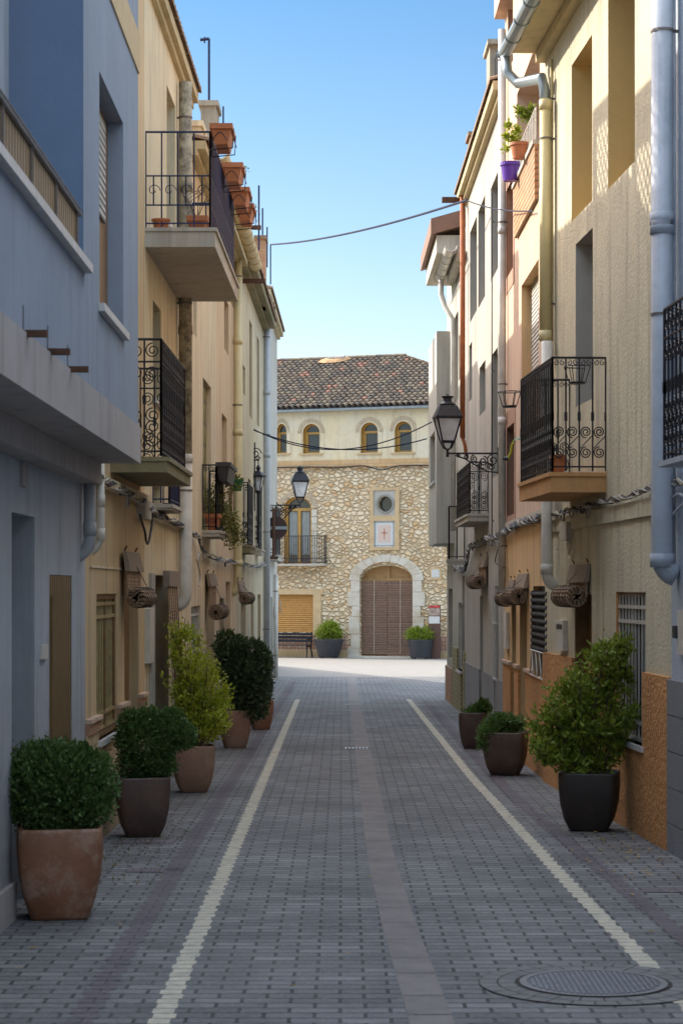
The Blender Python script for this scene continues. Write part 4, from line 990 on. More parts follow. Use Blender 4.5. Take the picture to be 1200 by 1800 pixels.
mb = MB(); EW.box(mb, a-.1, b2+.1, -.3, .25, zfl-.3, zfl+.07); mb.build('step', M['palestone'], stone)
bl = thing('reed_door_blind', EW.at(mid, .02, zfl), 'weathered brown reed blind hanging over the arched doorway', 'blind')
for x0_, x1_, z0_ in ((a+.01, mid-.01, zfl+.16), (mid+.005, b2-.01, zfl+.05)):
    mb = MB(); z_ = zs_-.05; k = 0
    while z_ > z0_:
        w_ = .01*math.sin(z_*7)+rnd.uniform(-.006,.006); EW.box(mb, x0_+w_*.4, x1_+w_*.4, -.13+w_, -.118+w_, z_-.022, z_); z_ -= .027
    mb.build('slat_curtain', M['blindgrey'], bl)
mb = MB()
for x_ in (a+.25*(b2-a), a+.75*(b2-a)): mb.tube([EW.at(x_, -.105, zs_), EW.at(x_, -.10, zfl+.15)], .012, 4)
mb.build('string', M['string'], bl)
# shuttered window
a, b2 = shut[0][0], shut[1][0]; z0_, z1_ = shut[0][1], shut[2][1]
mb = MB(); EW.box(mb, a, b2, -.12, -.08, z0_, z1_); sh = mb.build('roller_shutter', M['shutter_o'], stone)
mb = MB(); EW.box(mb, a-.2, b2+.38, -.01, .05, z1_, z1_+.2); EW.box(mb, b2, b2+.3, -.01, .05, z0_-.1, z1_-.002); mb.build('surround', M['surstone'], sh)
# niche with round window and tile panel below
q = rect_poly(650.5, 702, 857, 967); mb = MB()
r1_ = rect_poly(656.5, 695, 862, 906.5); r2_ = rect_poly(657.5, 694, 915.5, 961.5)
circ2 = [(cx_+rad*math.cos(2*math.pi*k/24), cz_+rad*math.sin(2*math.pi*k/24)) for k in range(24)]
ext(mb, q, -.01, .06, [r1_, r2_]); mb.build('niche_surround', M['surstone'], stone)
mb = MB(); ext(mb, r1_, -.01, .03, [circ2]); ni = mb.build('niche', M['greywhite'], stone)
mb = MB(); sarc(mb, (cx_, cz_), rad, rad*1.25, 24, 0, 2*math.pi, .06, 0); mb.build('ring', plaster('grey_ring',(.3,.3,.27)), ni)
mb = MB(); ext(mb, circ2, -.24, -.2); mb.build('pane', M['glass'], ni)
M['tilewhite'] = simple('white_glazed_tile', (.62,.62,.60), (.5,.5,.48), 20, .3); M['tileblue'] = simple('grey_blue_glaze', (.17,.22,.27), None, 20, .3)
M['tilepink'] = simple('faded_pink_tile', (.62,.44,.36), (.56,.50,.44), 5, .35); M['tilered'] = simple('red_brown_glaze', (.42,.16,.09), (.5,.25,.15), 12, .4)
mb = MB(); ext(mb, r2_, -.01, .025); tp = mb.build('tile_panel', M['tilewhite'], stone)
x0_, x1_, z0_, z1_ = r2_[0][0], r2_[1][0], r2_[0][1], r2_[2][1]; mb = MB()
n = 11
for k in range(n):
    for (cx0, cz0) in ((x0_+(x1_-x0_)*(k+.5)/n, z0_+.045), (x0_+(x1_-x0_)*(k+.5)/n, z1_-.045)): 
        mb.face([EW.at(cx0-.03,.028,cz0-.022), EW.at(cx0+.012,.028,cz0-.022), EW.at(cx0+.03,.028,cz0+.022), EW.at(cx0-.012,.028,cz0+.022)])
for k in range(14):
    for cx0 in (x0_+.045, x1_-.045):
        cz0 = z0_+(z1_-z0_)*(k+.5)/14; mb.face([EW.at(cx0-.022,.028,cz0-.03), EW.at(cx0+.022,.028,cz0-.01), EW.at(cx0+.022,.028,cz0+.03), EW.at(cx0-.022,.028,cz0+.01)])
mb.build('tile_border', M['tileblue'], tp)
mb = MB(); mx_, mz_ = (x0_+x1_)/2, (z0_+z1_)/2
EW.box(mb, x0_+.16, x1_-.16, .02, .032, z0_+.16, z1_-.16); mb.build('tile_centre', M['tilepink'], tp)
mb = MB(); EW.box(mb, mx_-.018, mx_+.018, .03, .037, mz_-.2, mz_+.2); EW.box(mb, mx_-.13, mx_-.018, .03, .036, mz_+.02, mz_+.055); EW.box(mb, mx_+.018, mx_+.13, .03, .036, mz_+.02, mz_+.055)
for t_ in range(4): mb.tube([EW.at(mx_+.06*math.cos(t_*math.pi/2+.78), .036, mz_+.035+.06*math.sin(t_*math.pi/2+.78)), EW.at(mx_, .036, mz_+.035)], .008, 4)
mb.build('cross', M['tilered'], tp)
q = rect_poly(756, 775, 998, 1019); mb = MB(); ext(mb, q, -.01, .03); pq = mb.build('plaque_frame', M['surstone'], stone)
q = rect_poly(759, 772, 1001, 1015); mb = MB(); ext(mb, q, .02, .04); mb.build('plaque', M['tilewhite'], pq)
for (x0, x1) in ((300, 612), (748, 960)):
    mb = MB(); ext(mb, [(EW.sx(x0), E(620,1143)[1]), (EW.sx(x1), E(620,1143)[1]), (EW.sx(x1), z_pl), (EW.sx(x0), z_pl)], -.01, .03); mb.build('tile_plinth', M['tilepat'], stone)
    mb = MB(); ext(mb, [(EW.sx(x0), -1.3), (EW.sx(x1), -1.3), (EW.sx(x1), E(620,1143)[1]), (EW.sx(x0), E(620,1143)[1])], -.01, .035); mb.build('plinth', M['surstone'], stone)
# roof of barrel tiles
L, tp_ = 7.2, math.tan(R(19.5)); z_r = z_top+L*tp_; s_rr = EW.sx(705)+.1*0
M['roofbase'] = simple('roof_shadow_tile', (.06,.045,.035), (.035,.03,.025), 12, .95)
tmats = [simple('tile_brown', (.19,.13,.085), (.09,.07,.05), 9, .9, 0, .6), simple('tile_ochre', (.27,.20,.125), (.12,.095,.065), 9, .9, 0, .6), simple('tile_grey', (.15,.12,.09), (.07,.06,.045), 9, .95, 0, .6), simple('tile_red', (.38,.18,.11), (.30,.14,.10), 9, .9, 0, .6)]
def roof_pt(s_, t, up=0): return EW.at(s_, .25-t, z_top+.05+t*tp_+up)
# ridge end: the hip on the right falls from the ridge
sR = None
best = min((abs(CX+(roof_pt(s0/50, L).x)/(roof_pt(s0/50, L).y)*F-706), s0/50) for s0 in range(-100, 800)); sR = best[1]
sC = sR+L*1.0                                        # eave corner of the hip
mb = MB(); mb.face([roof_pt(s_l,0), roof_pt(sC,0), roof_pt(sR,L), roof_pt(s_l,L)])
mb.face([roof_pt(s_l,L), roof_pt(sR,L), EW.at(sC,.25-2*L,z_top+.05), EW.at(s_l,.25-2*L,z_top+.05)]); mb.face([roof_pt(sC,0), EW.at(sC,.25-2*L,z_top+.05), roof_pt(sR,L)])
roof = mb.build('roof', M['roofbase'], stone)
mb = MB(); pitch = .225; s_ = s_l+.1; row = .37
while s_ < sC:
    tmax = L if s_ < sR else (sC-s_)/(sC-sR)*L
    t = -.05; jx = rnd.uniform(-.012,.012)
    while t < tmax:
        t1 = min(t+row+.06, tmax+.05); hole_ = False
        r_ = rnd.random(); cl = noise_ = math.sin(s_*1.7+1.3)*math.sin(t*1.9+.4+s_*.3)
        mb.cur = 3 if (cl > .93 and r_ < .7) or r_ < .02 else (1 if r_ < .36 else (0 if r_ < .72 else 2))
        rr = []; ya = rnd.uniform(-.012,.012)
        for tt, rad_, lift in ((t,.092,.045), (t1,.076,.026)):
            rr.append([roof_pt(s_+jx+ya+rad_*math.cos(math.pi*j/6), tt, lift+rad_*1.25*math.sin(math.pi*j/6)-.02) for j in range(7)])
        for j in range(6): mb.face([rr[0][j], rr[0][j+1], rr[1][j+1], rr[1][j]])
        t += row
    s_ += pitch
mb.build('roof_tiles', tmats, roof)
mb = MB(); s_ = s_l
while s_ < sR:                                         # ridge caps
    mb.cur = rnd.choice((0,1,1,2)); rr = []
    for q in (s_, s_+.42): rr.append([EW.at(q, .25-L+.12*math.cos(math.pi*j/6), z_top+.05+L*tp_+.03+.11*math.sin(math.pi*j/6)+(.015 if q == s_ else 0)) for j in range(7)])
    for j in range(6): mb.face([rr[0][j], rr[0][j+1], rr[1][j+1], rr[1][j]])
    s_ += .4
n = int(L*1.5/.38)
for k in range(n):                                     # hip caps, paler
    mb.cur = 1; rr = []
    for q, rad_ in ((k/n, .10), ((k+1.15)/n, .12)):
        c = roof_pt(sR+(sC-sR)*q, L*(1-q)); rr.append([c+EW.d*(rad_*math.cos(math.pi*j/6))*.8+EW.n*(-rad_*math.cos(math.pi*j/6))*-.8+Vector((0,0,rad_*1.1*math.sin(math.pi*j/6)+.03)) for j in range(7)])
    for j in range(6): mb.face([rr[0][j], rr[0][j+1], rr[1][j+1], rr[1][j]])
mb.build('ridge_caps', tmats, roof)
# broken patch near the ridge
def rp(x): return min((abs(CX+(roof_pt(q/50, L-.5).x)/(roof_pt(q/50, L-.5).y)*F-x), q/50) for q in range(-200, 800))[1]
a, b2 = rp(562), rp(612)
mb = MB(); pts = [(a,L-.75),(a+.35,L-.95),(a+.8,L-.9),(b2-.1,L-.75),(b2+.1,L-.35),(b2-.2,L-.12),(a+.3,L-.15)]
lo_ = [roof_pt(p, t, .12) for p, t in pts]; hi_ = [roof_pt((p-(a+b2)/2)*.8+(a+b2)/2, (t-(L-.5))*.7+L-.5, .2) for p, t in pts]
mb.rings([lo_, hi_]); mb.build('repair_mortar', simple('repair_foam', (.55,.33,.16), (.42,.25,.13), 8, .95, 0, .8, 20, .03), roof)
mb = MB(); k = a+.4
while k < b2-.25: mb.tube([roof_pt(k, L-.62, .22), roof_pt(k+.1, L-.42, .24)], .05, 6); k += .13
mb.build('repair_ridge', M['white'], roof)
# ------------------------------------------------------------------ potted plants
def super_ring(c, rx, ry, z, rot=0, e=4.0, n=32):
    out = []
    for k in range(n):
        t = 2*math.pi*k/n; cx, sy = math.cos(t), math.sin(t)
        x = math.copysign(abs(cx)**(2/e), cx)*rx; y = math.copysign(abs(sy)**(2/e), sy)*ry
        out.append((c.x+x*math.cos(rot)-y*math.sin(rot), c.y+x*math.sin(rot)+y*math.cos(rot), c.z+z))
    return out
def pot(t, c, w_, h, prof, mat, rot=0, e=4.0, lip=.02, soil=True):
    mb = MB(); rr = [super_ring(c, w_/2*r_, w_/2*r_, h*z_, rot, e) for z_, r_ in prof]
    top = prof[-1][1]
    rr += [super_ring(c, w_/2*top-lip, w_/2*top-lip, h, rot, e), super_ring(c, w_/2*top-lip*1.3, w_/2*top-lip*1.3, h*.86, rot, e)]
    mb.rings(rr); p = mb.build('pot', mat, t, True)
    for pl in p.data.polygons: pl.use_smooth = len(pl.vertices) == 4
    if soil:
        mb = MB(); mb.face(super_ring(c, w_/2*top-lip*1.25, w_/2*top-lip*1.25, h*.88, rot, e)); mb.build('soil', M['soil'], p)
    return p
def leaf(mb, p, n, up, L, Wd):
    """folded pointed leaf"""
    n = n.normalized(); s = n.cross(up)
    if s.length < 1e-4: s = n.orthogonal()
    s.normalize(); u = s.cross(n)
    a, b2 = p, p+n*L; m1 = p+n*(L*.45)+s*(Wd/2)+u*(L*.10); m2 = p+n*(L*.45)-s*(Wd/2)+u*(L*.10)
    mb.face([a, m1, b2]); mb.face([a, b2, m2])
def rvec(r): 
    while True:
        v = Vector((r.uniform(-1,1), r.uniform(-1,1), r.uniform(-1,1)))
        if .05 < v.length < 1: return v
def bush(t, lobes, n, L, mat, seed, shell=.75, name='foliage', aspect=.55, up=.3):
    """leaves packed through overlapping lobes: (centre, radii)"""
    r = random.Random(seed); mb = MB(); tot = sum(q[1][0]*q[1][1]+q[1][0]*q[1][2] for q in lobes)
    for c, rad in lobes:
        c = Vector(c); m = int(n*(rad[0]*rad[1]+rad[0]*rad[2])/tot)
        for _ in range(m):
            d = rvec(r).normalized(); f = 1-(1-shell)*r.random()**.7*1.6
            if r.random() < .10: f += r.uniform(0, .22)
            bumpy = 1+.19*math.sin(d.x*9+c.x*31)*math.sin(d.y*8+2)*math.sin(d.z*9+c.z*17)+.06*math.sin(d.x*19+d.z*23+seed)
            p = Vector((c[0]+d.x*rad[0]*f*bumpy, c[1]+d.y*rad[1]*f*bumpy, c[2]+d.z*rad[2]*f*bumpy))
            leaf(mb, p, d*.6+rvec(r)*.8+Vector((0,0,up)), rvec(r), L*r.uniform(.65,1.25), L*aspect*r.uniform(.7,1.2))
    return mb.build(name, mat, t)
def stems(t, c, tips, seed, r0=.010, mat=None, leaves=None, L=.04, per=26, name='stems', aspect=.55, lmat=None, spread=.05, start=.25):
    """branching stems that carry leaves along their outer part"""
    r = random.Random(seed); mb = MB(); lf = MB()
    for tip in tips:
        base = Vector(c)+Vector((r.uniform(-.06,.06), r.uniform(-.06,.06), 0)); tip = Vector(tip); m = (base+tip)/2+rvec(r)*.06
        m.x = base.x*.45+tip.x*.55+r.uniform(-.03,.03); pts = []
        for k in range(9): q = k/8; pts.append(base*(1-q)**2+m*2*q*(1-q)+tip*q*q+rvec(r)*.008)
        mb.tube(pts, r0, 5, True, r0*.25)
        subs = [(pts, start)]
        for _ in range(6):
            k = r.randint(2, 7); d = rvec(r)*.16; d.z = abs(d.z)*.9+.05; q = [pts[k], pts[k]+d*.5+rvec(r)*.01, pts[k]+d]; mb.tube(q, r0*.4, 4, True, r0*.15); subs.append((q, .1))
        for path, st in subs:
            k_ = per if path is pts else per//2
            for _ in range(k_):
                q = r.uniform(st, 1.0)*(len(path)-1); i = min(int(q), len(path)-2); p = path[i].lerp(path[i+1], q-i)+rvec(r)*spread
                leaf(lf, p, rvec(r)+Vector((0,0,.5)), rvec(r), L*r.uniform(.6,1.3), L*aspect*r.uniform(.7,1.2))
    s_ = mb.build(name, mat or M['bark'], t); f_ = lf.build('foliage', lmat, t); return f_
ROUND = [(0,.66),(.04,.70),(.25,.84),(.5,.95),(.75,1.0),(.96,.985),(1.0,.97)]
SQUARE = [(0,.60),(.04,.66),(.2,.82),(.45,.94),(.75,1.0),(.97,1.0),(1.0,.99)]
def bush_at(g, pxs, depth=0): return [(at(x, y, g.y+dy), (rx*g.y/F, ry_*g.y/F, rz*g.y/F)) for x, y, dy, rx, ry_, rz in pxs]
# P1 nearest box
def front(gx, gy, w_px): g = gp(gx, gy); g.y += w_px*.38*g.y/F; g.z = ground_z(g.y); return g
g = front(97, 1619, 150); t = thing('potted_bush', g, 'rounded dark green bush in mottled terracotta pot, nearest plant on the left', 'potted plant', 'potted plants along the walls')
k_ = g.y/F; pot(t, g, 150*k_, 160*k_, ROUND, M['pot1'], .16, 8)
bush(t, bush_at(g, [(100,1385,0,92,86,82),(52,1378,-.05,60,60,66),(22,1395,0,24,30,40),(185,1385,0,24,28,38),(142,1380,0,62,62,66),(60,1420,0,48,55,45),(158,1415,0,46,50,45),(105,1430,0,72,70,42),(105,1350,.03,70,66,48),(48,1335,0,30,30,30),(92,1325,0,26,26,26),(140,1330,0,30,30,28),(170,1345,0,28,28,28),(66,1322,.05,20,20,22),(24,1370,0,20,22,30)]), 14000, .034, M['leafdark'], 1)
# P2
g = front(247, 1473, 95); t = thing('potted_bush', g, 'dark green clipped bush leaning right in a dark brown square pot, second on the left', 'potted plant', 'potted plants along the walls')
k_ = g.y/F; pot(t, g, 92*k_, 105*k_, SQUARE, M['potbrown'], .2, 9)
bush(t, bush_at(g, [(255,1310,0,50,50,50),(238,1345,0,32,34,28),(280,1345,0,32,34,26),(232,1275,0,28,30,28),(262,1266,.05,26,28,24),(296,1290,0,36,36,36),(322,1295,.05,26,30,26),(300,1265,.05,26,26,22),(222,1300,0,18,22,26)]), 13000, .034, M['leafdark'], 2)
# P3 tall yellow-green
g = front(338, 1394, 72); t = thing('potted_shrub', g, 'tall loose yellow green shrub with thin stems in a pale terracotta pot', 'potted plant', 'potted plants along the walls')
k_ = g.y/F; pot(t, g, 72*k_, 82*k_, SQUARE, M['pot3'], .16, 8)
r_ = random.Random(5); top = g+Vector((0,0,80*k_))
tips = [at(x, y, g.y+r_.uniform(-.25,.3)) for x, y in ((300,1092),(312,1105),(325,1088),(340,1100),(350,1118),(362,1140),(368,1160),(380,1180),(392,1195),(402,1215),(408,1240),(330,1130),(312,1160),(345,1170),(302,1140),(375,1230),(390,1260),(355,1215),(318,1210),(400,1275),(366,1190),(340,1225))]
stems(t, (top.x, top.y, top.z-.05), tips, 6, .010, L=.046, per=62, lmat=M['leafyellow'], spread=.075, start=.4)
bush(t, bush_at(g, [(385,1240,0,24,24,40),(372,1270,0,32,30,34),(358,1200,0,22,22,30),(395,1215,0,14,16,30),(325,1115,0,22,22,20),(305,1150,0,12,14,34)]), 1100, .046, M['leafyellow'], 7, .2)
# P4 / P5 dark laurels
g = front(412, 1315, 55); t = thing('potted_shrub', g, 'tall dense dark green shrub in a dusty terracotta pot, fourth plant on the left', 'potted plant', 'potted plants along the walls')
k_ = g.y/F; pot(t, g, 56*k_, 66*k_, ROUND, M['pot3'], .2, 3.2)
bush(t, bush_at(g, [(412,1170,0,32,32,42),(430,1200,0,38,40,52),(396,1135,.1,20,20,26),(418,1140,.05,20,20,24),(445,1150,.1,28,28,26),(455,1190,.1,22,26,40),(440,1235,0,32,34,36),(392,1140,0,10,12,14)]), 7500, .07, M['leafdeep'], 3)
g = front(458, 1283, 42); t = thing('potted_shrub', g, 'dark green shrub in terracotta pot half hidden behind the fourth plant on the left', 'potted plant', 'potted plants along the walls')
k_ = g.y/F; pot(t, g, 44*k_, 52*k_, ROUND, M['pot1'], .2, 3.2)
bush(t, bush_at(g, [(456,1205,0,22,24,42),(460,1165,0,18,20,24),(458,1240,0,19,22,20)]), 5000, .06, M['leafdeep'], 4)
# P6 big right
g = front(1040, 1463, 104); t = thing('potted_shrub', g, 'large leafy yellow green shrub in a nearly black pot beside the orange wall base', 'potted plant', 'potted plants along the walls')
k_ = g.y/F; pot(t, g, 104*k_, 103*k_, SQUARE, M['potdark'], -.2, 7)
top = g+Vector((0,0,95*k_)); r_ = random.Random(9)
tips = [at(x, y, g.y+r_.uniform(-.3,.2)) for x, y in ((1100,1110),(1085,1130),(1065,1125),(1040,1150),(1020,1165),(1000,1185),(985,1205),(965,1235),(950,1255),(938,1280),(932,1310),(1110,1250),(1105,1200),(1060,1160),(1035,1200),(1000,1240),(975,1280),(960,1320),(1075,1180),(1115,1300),(1045,1240),(1010,1290),(985,1325),(1020,1200))]
stems(t, (top.x, top.y, top.z-.05), tips, 10, .011, L=.06, per=66, lmat=M['leafmid'], spread=.085, start=.35, aspect=.5)
bush(t, bush_at(g, [(970,1270,0,40,38,42),(1000,1220,0,40,38,36),(1050,1160,0,36,34,32),(1085,1140,0,22,22,26),(1010,1310,0,50,44,34),(960,1315,0,28,30,28),(1060,1220,.05,40,36,44),(1045,1340,0,50,40,18),(1085,1300,.1,24,24,40),(1098,1190,0,18,20,40)]), 2500, .062, M['leafmid'], 11, .2, aspect=.5)
# P7, P8 right
g = front(890, 1364, 74); t = thing('potted_shrub', g, 'low trailing green plant in a wide brown clay pot on the right', 'potted plant', 'potted plants along the walls')
k_ = g.y/F; pot(t, g, 76*k_, 76*k_, SQUARE, M['potmid'], -.2, 7)
bush(t, bush_at(g, [(882,1278,0,38,34,20),(862,1290,-.1,22,24,22),(850,1300,-.15,12,14,26),(905,1275,0,22,26,16),(880,1265,0,30,30,12)]), 4200, .05, M['leaflow'], 12, .3)
g = front(832, 1317, 46); t = thing('potted_plant', g, 'small leafy succulent in a dark brown pot, farthest pot on the right', 'potted plant', 'potted plants along the walls')
k_ = g.y/F; pot(t, g, 48*k_, 64*k_, SQUARE, M['potbrown'], -.2, 5)
bush(t, bush_at(g, [(845,1248,0,18,20,10),(828,1254,0,14,18,6),(848,1240,0,9,10,8)]), 700, .085, M['leafdark'], 13, .3, up=.8)
# plaza planters
for (x, y, wd, h, lab, cols) in ((577.5,1158,52,31,'round yellow green shrub in black tapered planter left of the arched doorway',1), (739,1162,44,32,'low lobed yellow green shrub in black tapered planter right of the arched doorway',2)):
    c = EW.at(EW.sx(x, .55), .55, 0); k_ = c.y/F; c.z = ground_z(c.y)
    t = thing('potted_shrub', c, lab, 'potted plant', 'planters beside the arched doorway')
    prof = [(0,.66 if wd > 48 else .82),(.06,.68 if wd > 48 else .83),(.95,1.0),(1,1.02)]
    pot(t, c+Vector((0,0,.04)), wd*k_, h*k_, prof, M['potblack'], .3, 2.4, .03)
    mb = MB()
    for q in (-.25, .25): mb.box(c.x+q-.08, c.x+q+.08, c.y-.25, c.y+.25, c.z, c.z+.05)
    mb.build('foot', M['potblack'], t)
    yy = y-h-16
    L_ = [(x+2,yy-4,0,23,22,16),(x-10,yy+4,0,15,16,13),(x+13,yy+3,0,14,16,13),(x+4,yy-10,0,14,14,11)] if cols == 1 else [(x-14,yy+2,0,14,14,14),(x+12,yy,0,14,14,15),(x,yy+8,0,20,18,12),(x-6,yy-4,0,10,10,10),(x+20,yy+6,0,8,10,10)]
    bush(t, bush_at(c, L_), 3400, .075, M['leafplaza'], 20+cols, .6)

# ------------------------------------------------------------------ rolled blinds
def blind(W, x0, x1, yhead, yroll0, yroll1, label, o=0.0, group='rolled slat blinds over the doors'):
    a0, a1 = sorted((W.sx(x0, o), W.sx(x1, o))); zh = W.z(x0, yhead, o); R_ = (yroll1-yroll0)/2*W.Y(a0)/F; zc = W.z(x0, (yroll0+yroll1)/2, o+R_); w_ = a1-a0
    t = thing('rolled_blind', W.at((a0+a1)/2, o, zc), label, 'blind', group)
    mb = MB()
    mb.hexa([W.at(a0-.03,o+.02,zh-.17), W.at(a0-.03,o+.07,zh-.17), W.at(a1+.03,o+.07,zh-.17), W.at(a1+.03,o+.02,zh-.17), W.at(a0-.03,o+.0,zh), W.at(a0-.03,o+.03,zh), W.at(a1+.03,o+.03,zh), W.at(a1+.03,o+.0,zh)])
    mb.build('head_board', M['slatpale'], t)
    mb = MB(); z_ = zh-.17
    while z_ > zc: W.box(mb, a0, a1, o+.030, o+.040, z_-.024, z_); z_ -= .030
    for k in range(5): q = a0+w_*(k+.3)/4.6; W.box(mb, q-.006, q+.006, o+.026, o+.045, zc, zh-.17)
    mb.build('slat_curtain', M['slat'], t)
    mb = MB(); r_ = R_*.2; th_ = 0; ctr = (o+.03+R_, zc)
    while r_ < R_:
        co, si = math.cos(th_), math.sin(th_); px_, pz_ = ctr[0]+r_*co, ctr[1]+r_*si; tx, tz = -si, co; hl = .0125
        j = rnd.uniform(-.006, .006)
        q = [(px_-tx*hl, pz_-tz*hl), (px_+tx*hl, pz_+tz*hl), (px_+tx*hl+co*.006, pz_+tz*hl+si*.006), (px_-tx*hl+co*.006, pz_-tz*hl+si*.006)]
        mb.hexa([W.at(a0+j, u, v) for u, v in q]+[W.at(a1+j, u, v) for u, v in q])
        th_ += .036/r_; r_ += .012*.036/r_/(2*math.pi)
    rl = mb.build('roll', M['slat'], t)
    mb = MB()
    for k in range(6):
        q = a0+w_*(k+.5)/6
        if k < 5: mb.tube([W.at(q, ctr[0]+(R_+.006), ctr[1]), W.at(q+w_/6, ctr[0]+(R_+.006), ctr[1])], .003, 4)
        for dq in (0,): mb.tube([W.at(q+dq, ctr[0]+(R_+.008)*math.cos(2*math.pi*j/20), ctr[1]+(R_+.008)*math.sin(2*math.pi*j/20)) for j in range(21)], .0035, 4, False)
    mb.tube([W.at(a0+w_*.5, o+.02, zh-.05), W.at(a0+w_*.5, ctr[0]+R_*.8, ctr[1]+R_*.6)], .0035, 4)
    mb.build('cord', M['darkwood'], rl)
    mb = MB()
    for q in (a0+.1, a1-.1): mb.tube([W.at(q, o, zh+.01), W.at(q, o+.02, zh+.05)], .008, 5)
    mb.build('hook', M['iron_rust'], t)
    return t
blind(LW, 217, 240, 969, 1035, 1068, 'fat rolled wooden blind over the tan house door, nearest on the left', .03)
blind(LW, 363, 375, 1008, 1066, 1091, 'rolled slat blind above the pale cream house door beyond the open long blind', .02)
blind(LW, 416, 426, 1020, 1043, 1063, 'small dark rolled blind hanging beside the cream downpipe on the far left', .25)
blind(RW, 1037, 1006, 991, 1031, 1067, 'fat rolled wooden blind over the brown door of the cream rendered house', .0)
blind(RF, 930, 913.5, 1008, 1034, 1063, 'rolled wooden blind on the peach house, nearer of its two over doors', .0)
blind(RF, 907, 898, 1019, 1040, 1066, 'rolled wooden blind on the peach house, farther of its two over doors', .0)
blind(RF, 857.5, 845, 976, 1010, 1034, 'rolled wooden blind over the doorway of the grey white house', .0)
# the long unrolled blind at the open door of the cream house
a0, a1 = LW.sx(277), LW.sx(296); zh = LW.z(277, 1003); zb_ = LW.z(277, 1262, .1)
t = thing('long_blind', LW.at((a0+a1)/2, .05, zb_), 'long unrolled wooden slat blind hanging aslant in front of an open door', 'blind')
mb = MB(); LW.box(mb, a0-.05, a1+.02, .06, .13, zh-.16, zh); mb.build('head_board', M['slatpale'], t)
mb = MB(); z_ = zh-.16; k = 0
while z_ > zb_: q = (zh-z_)/(zh-zb_); LW.box(mb, a0+.0+q*.25, a1, .085+q*.07, .095+q*.07, z_-.026, z_); z_ -= .034
mb.build('slat_curtain', M['slat'], t)
mb = MB()
for k in range(5):
    q = (k+.5)/5; mb.tube([LW.at(a0+(a1-a0)*q, .10, zh-.16), LW.at(a0+.25+(a1-a0-.25)*q, .172, zb_)], .006, 4)
mb.build('cord', M['darkwood'], t)
# tiny rolled blind at the last left corner
t = thing('small_rolled_blind', LW.at(LW.sx(483), .1, LW.z(483,1071)), 'tiny pale rolled blind on a cord at the far left corner post', 'blind')
mb = MB(); q = LW.sx(480); zc = LW.z(483, 1071)
for k in range(14):
    th_ = k*.9; r_ = .03+.006*k; LW.box(mb, q, q+.8, .12+r_*math.cos(th_)-.012, .12+r_*math.cos(th_)+.012, zc+r_*math.sin(th_)-.006, zc+r_*math.sin(th_)+.006)
mb.build('roll', M['slatpale'], t); mb = MB(); mb.tube([LW.at(q+.1,.02,zc+.75), LW.at(q+.1,.18,zc+.08)], .008, 4); mb.tube([LW.at(q+.6,.02,zc+.75), LW.at(q+.6,.18,zc+.08)], .008, 4); mb.build('cord', M['string'], t)

# ------------------------------------------------------------------ lanterns
M['lampglass'] = None
m, ntt, b = new_mat('lamp_glass'); b.inputs['Roughness'].default_value = .3
n_ = noise(ntt, 6, 5, pos(ntt)); gx = mixc(ntt, ramp(ntt, n_.outputs[0], .4, .65), (.92,.94,.97), (.72,.73,.73)); ntt.links.new(gx, b.inputs['Base Color'])
tr = ntt.nodes.new('ShaderNodeBsdfTranslucent'); ntt.links.new(gx, tr.inputs[0]); mx = ntt.nodes.new('ShaderNodeMixShader'); mx.inputs[0].default_value = .6
ntt.links.new(b.outputs[0], mx.inputs[1]); ntt.links.new(tr.outputs[0], mx.inputs[2]); ntt.links.new(mx.outputs[0], ntt.nodes['Material Output'].inputs[0]); M['lampglass'] = m
def lantern(t, c, H, rot=0):
    """four-sided street lantern; c is the bottom point of the yoke, H the full height"""
    iron = MB(); glass = MB(); u = H/1.0
    def sq(r_, z_): return [(c.x+r_*u*math.cos(rot+math.pi/4+k*math.pi/2), c.y+r_*u*math.sin(rot+math.pi/4+k*math.pi/2), c.z+z_*u) for k in range(4)]
    def rd(r_, z_, n=12): return [(c.x+r_*u*math.cos(2*math.pi*k/n), c.y+r_*u*math.sin(2*math.pi*k/n), c.z+z_*u) for k in range(n)]
    b0, b1 = sq(.145, .20), sq(.285, .60)
    for k in range(4):
        iron.tube([b0[k], b1[k]], .016*u, 5); iron.tube([b0[k], b0[(k+1) % 4]], .018*u, 5); iron.tube([b1[k], b1[(k+1) % 4]], .022*u, 5)
        iron.tube([b0[k], (Vector(b0[k])*.55+Vector((c.x,c.y,c.z+.03*u))*.45)+Vector((0,0,-.03*u)), (c.x, c.y, c.z+.06*u)], .014*u, 5)
        iron.tube([b1[k], Vector(b1[k])+Vector((0,0,.05*u))], .02*u, 5, True, .006*u)
    iron.tube([(c.x,c.y,c.z-.06*u), (c.x,c.y,c.z), (c.x,c.y,c.z+.08*u)], .028*u, 8, True, .02*u)
    f = iron.build('frame', M['iron'], t)
    g0, g1 = sq(.135, .205), sq(.275, .595); glass.rings([g0, g1]); glass.build('glass', M['lampglass'], t)
    rf = MB(); rf.rings([sq(.315,.600), sq(.315,.622), sq(.21,.79), sq(.20,.80)]); rf.rings([rd(.13,.80), rd(.135,.835), rd(.095,.87), rd(.075,.885), rd(.07,.93), rd(.10,.945), rd(.10,.965), rd(.03,.975), rd(.02,1.0)])
    rf.build('cap', M['iron'], t)
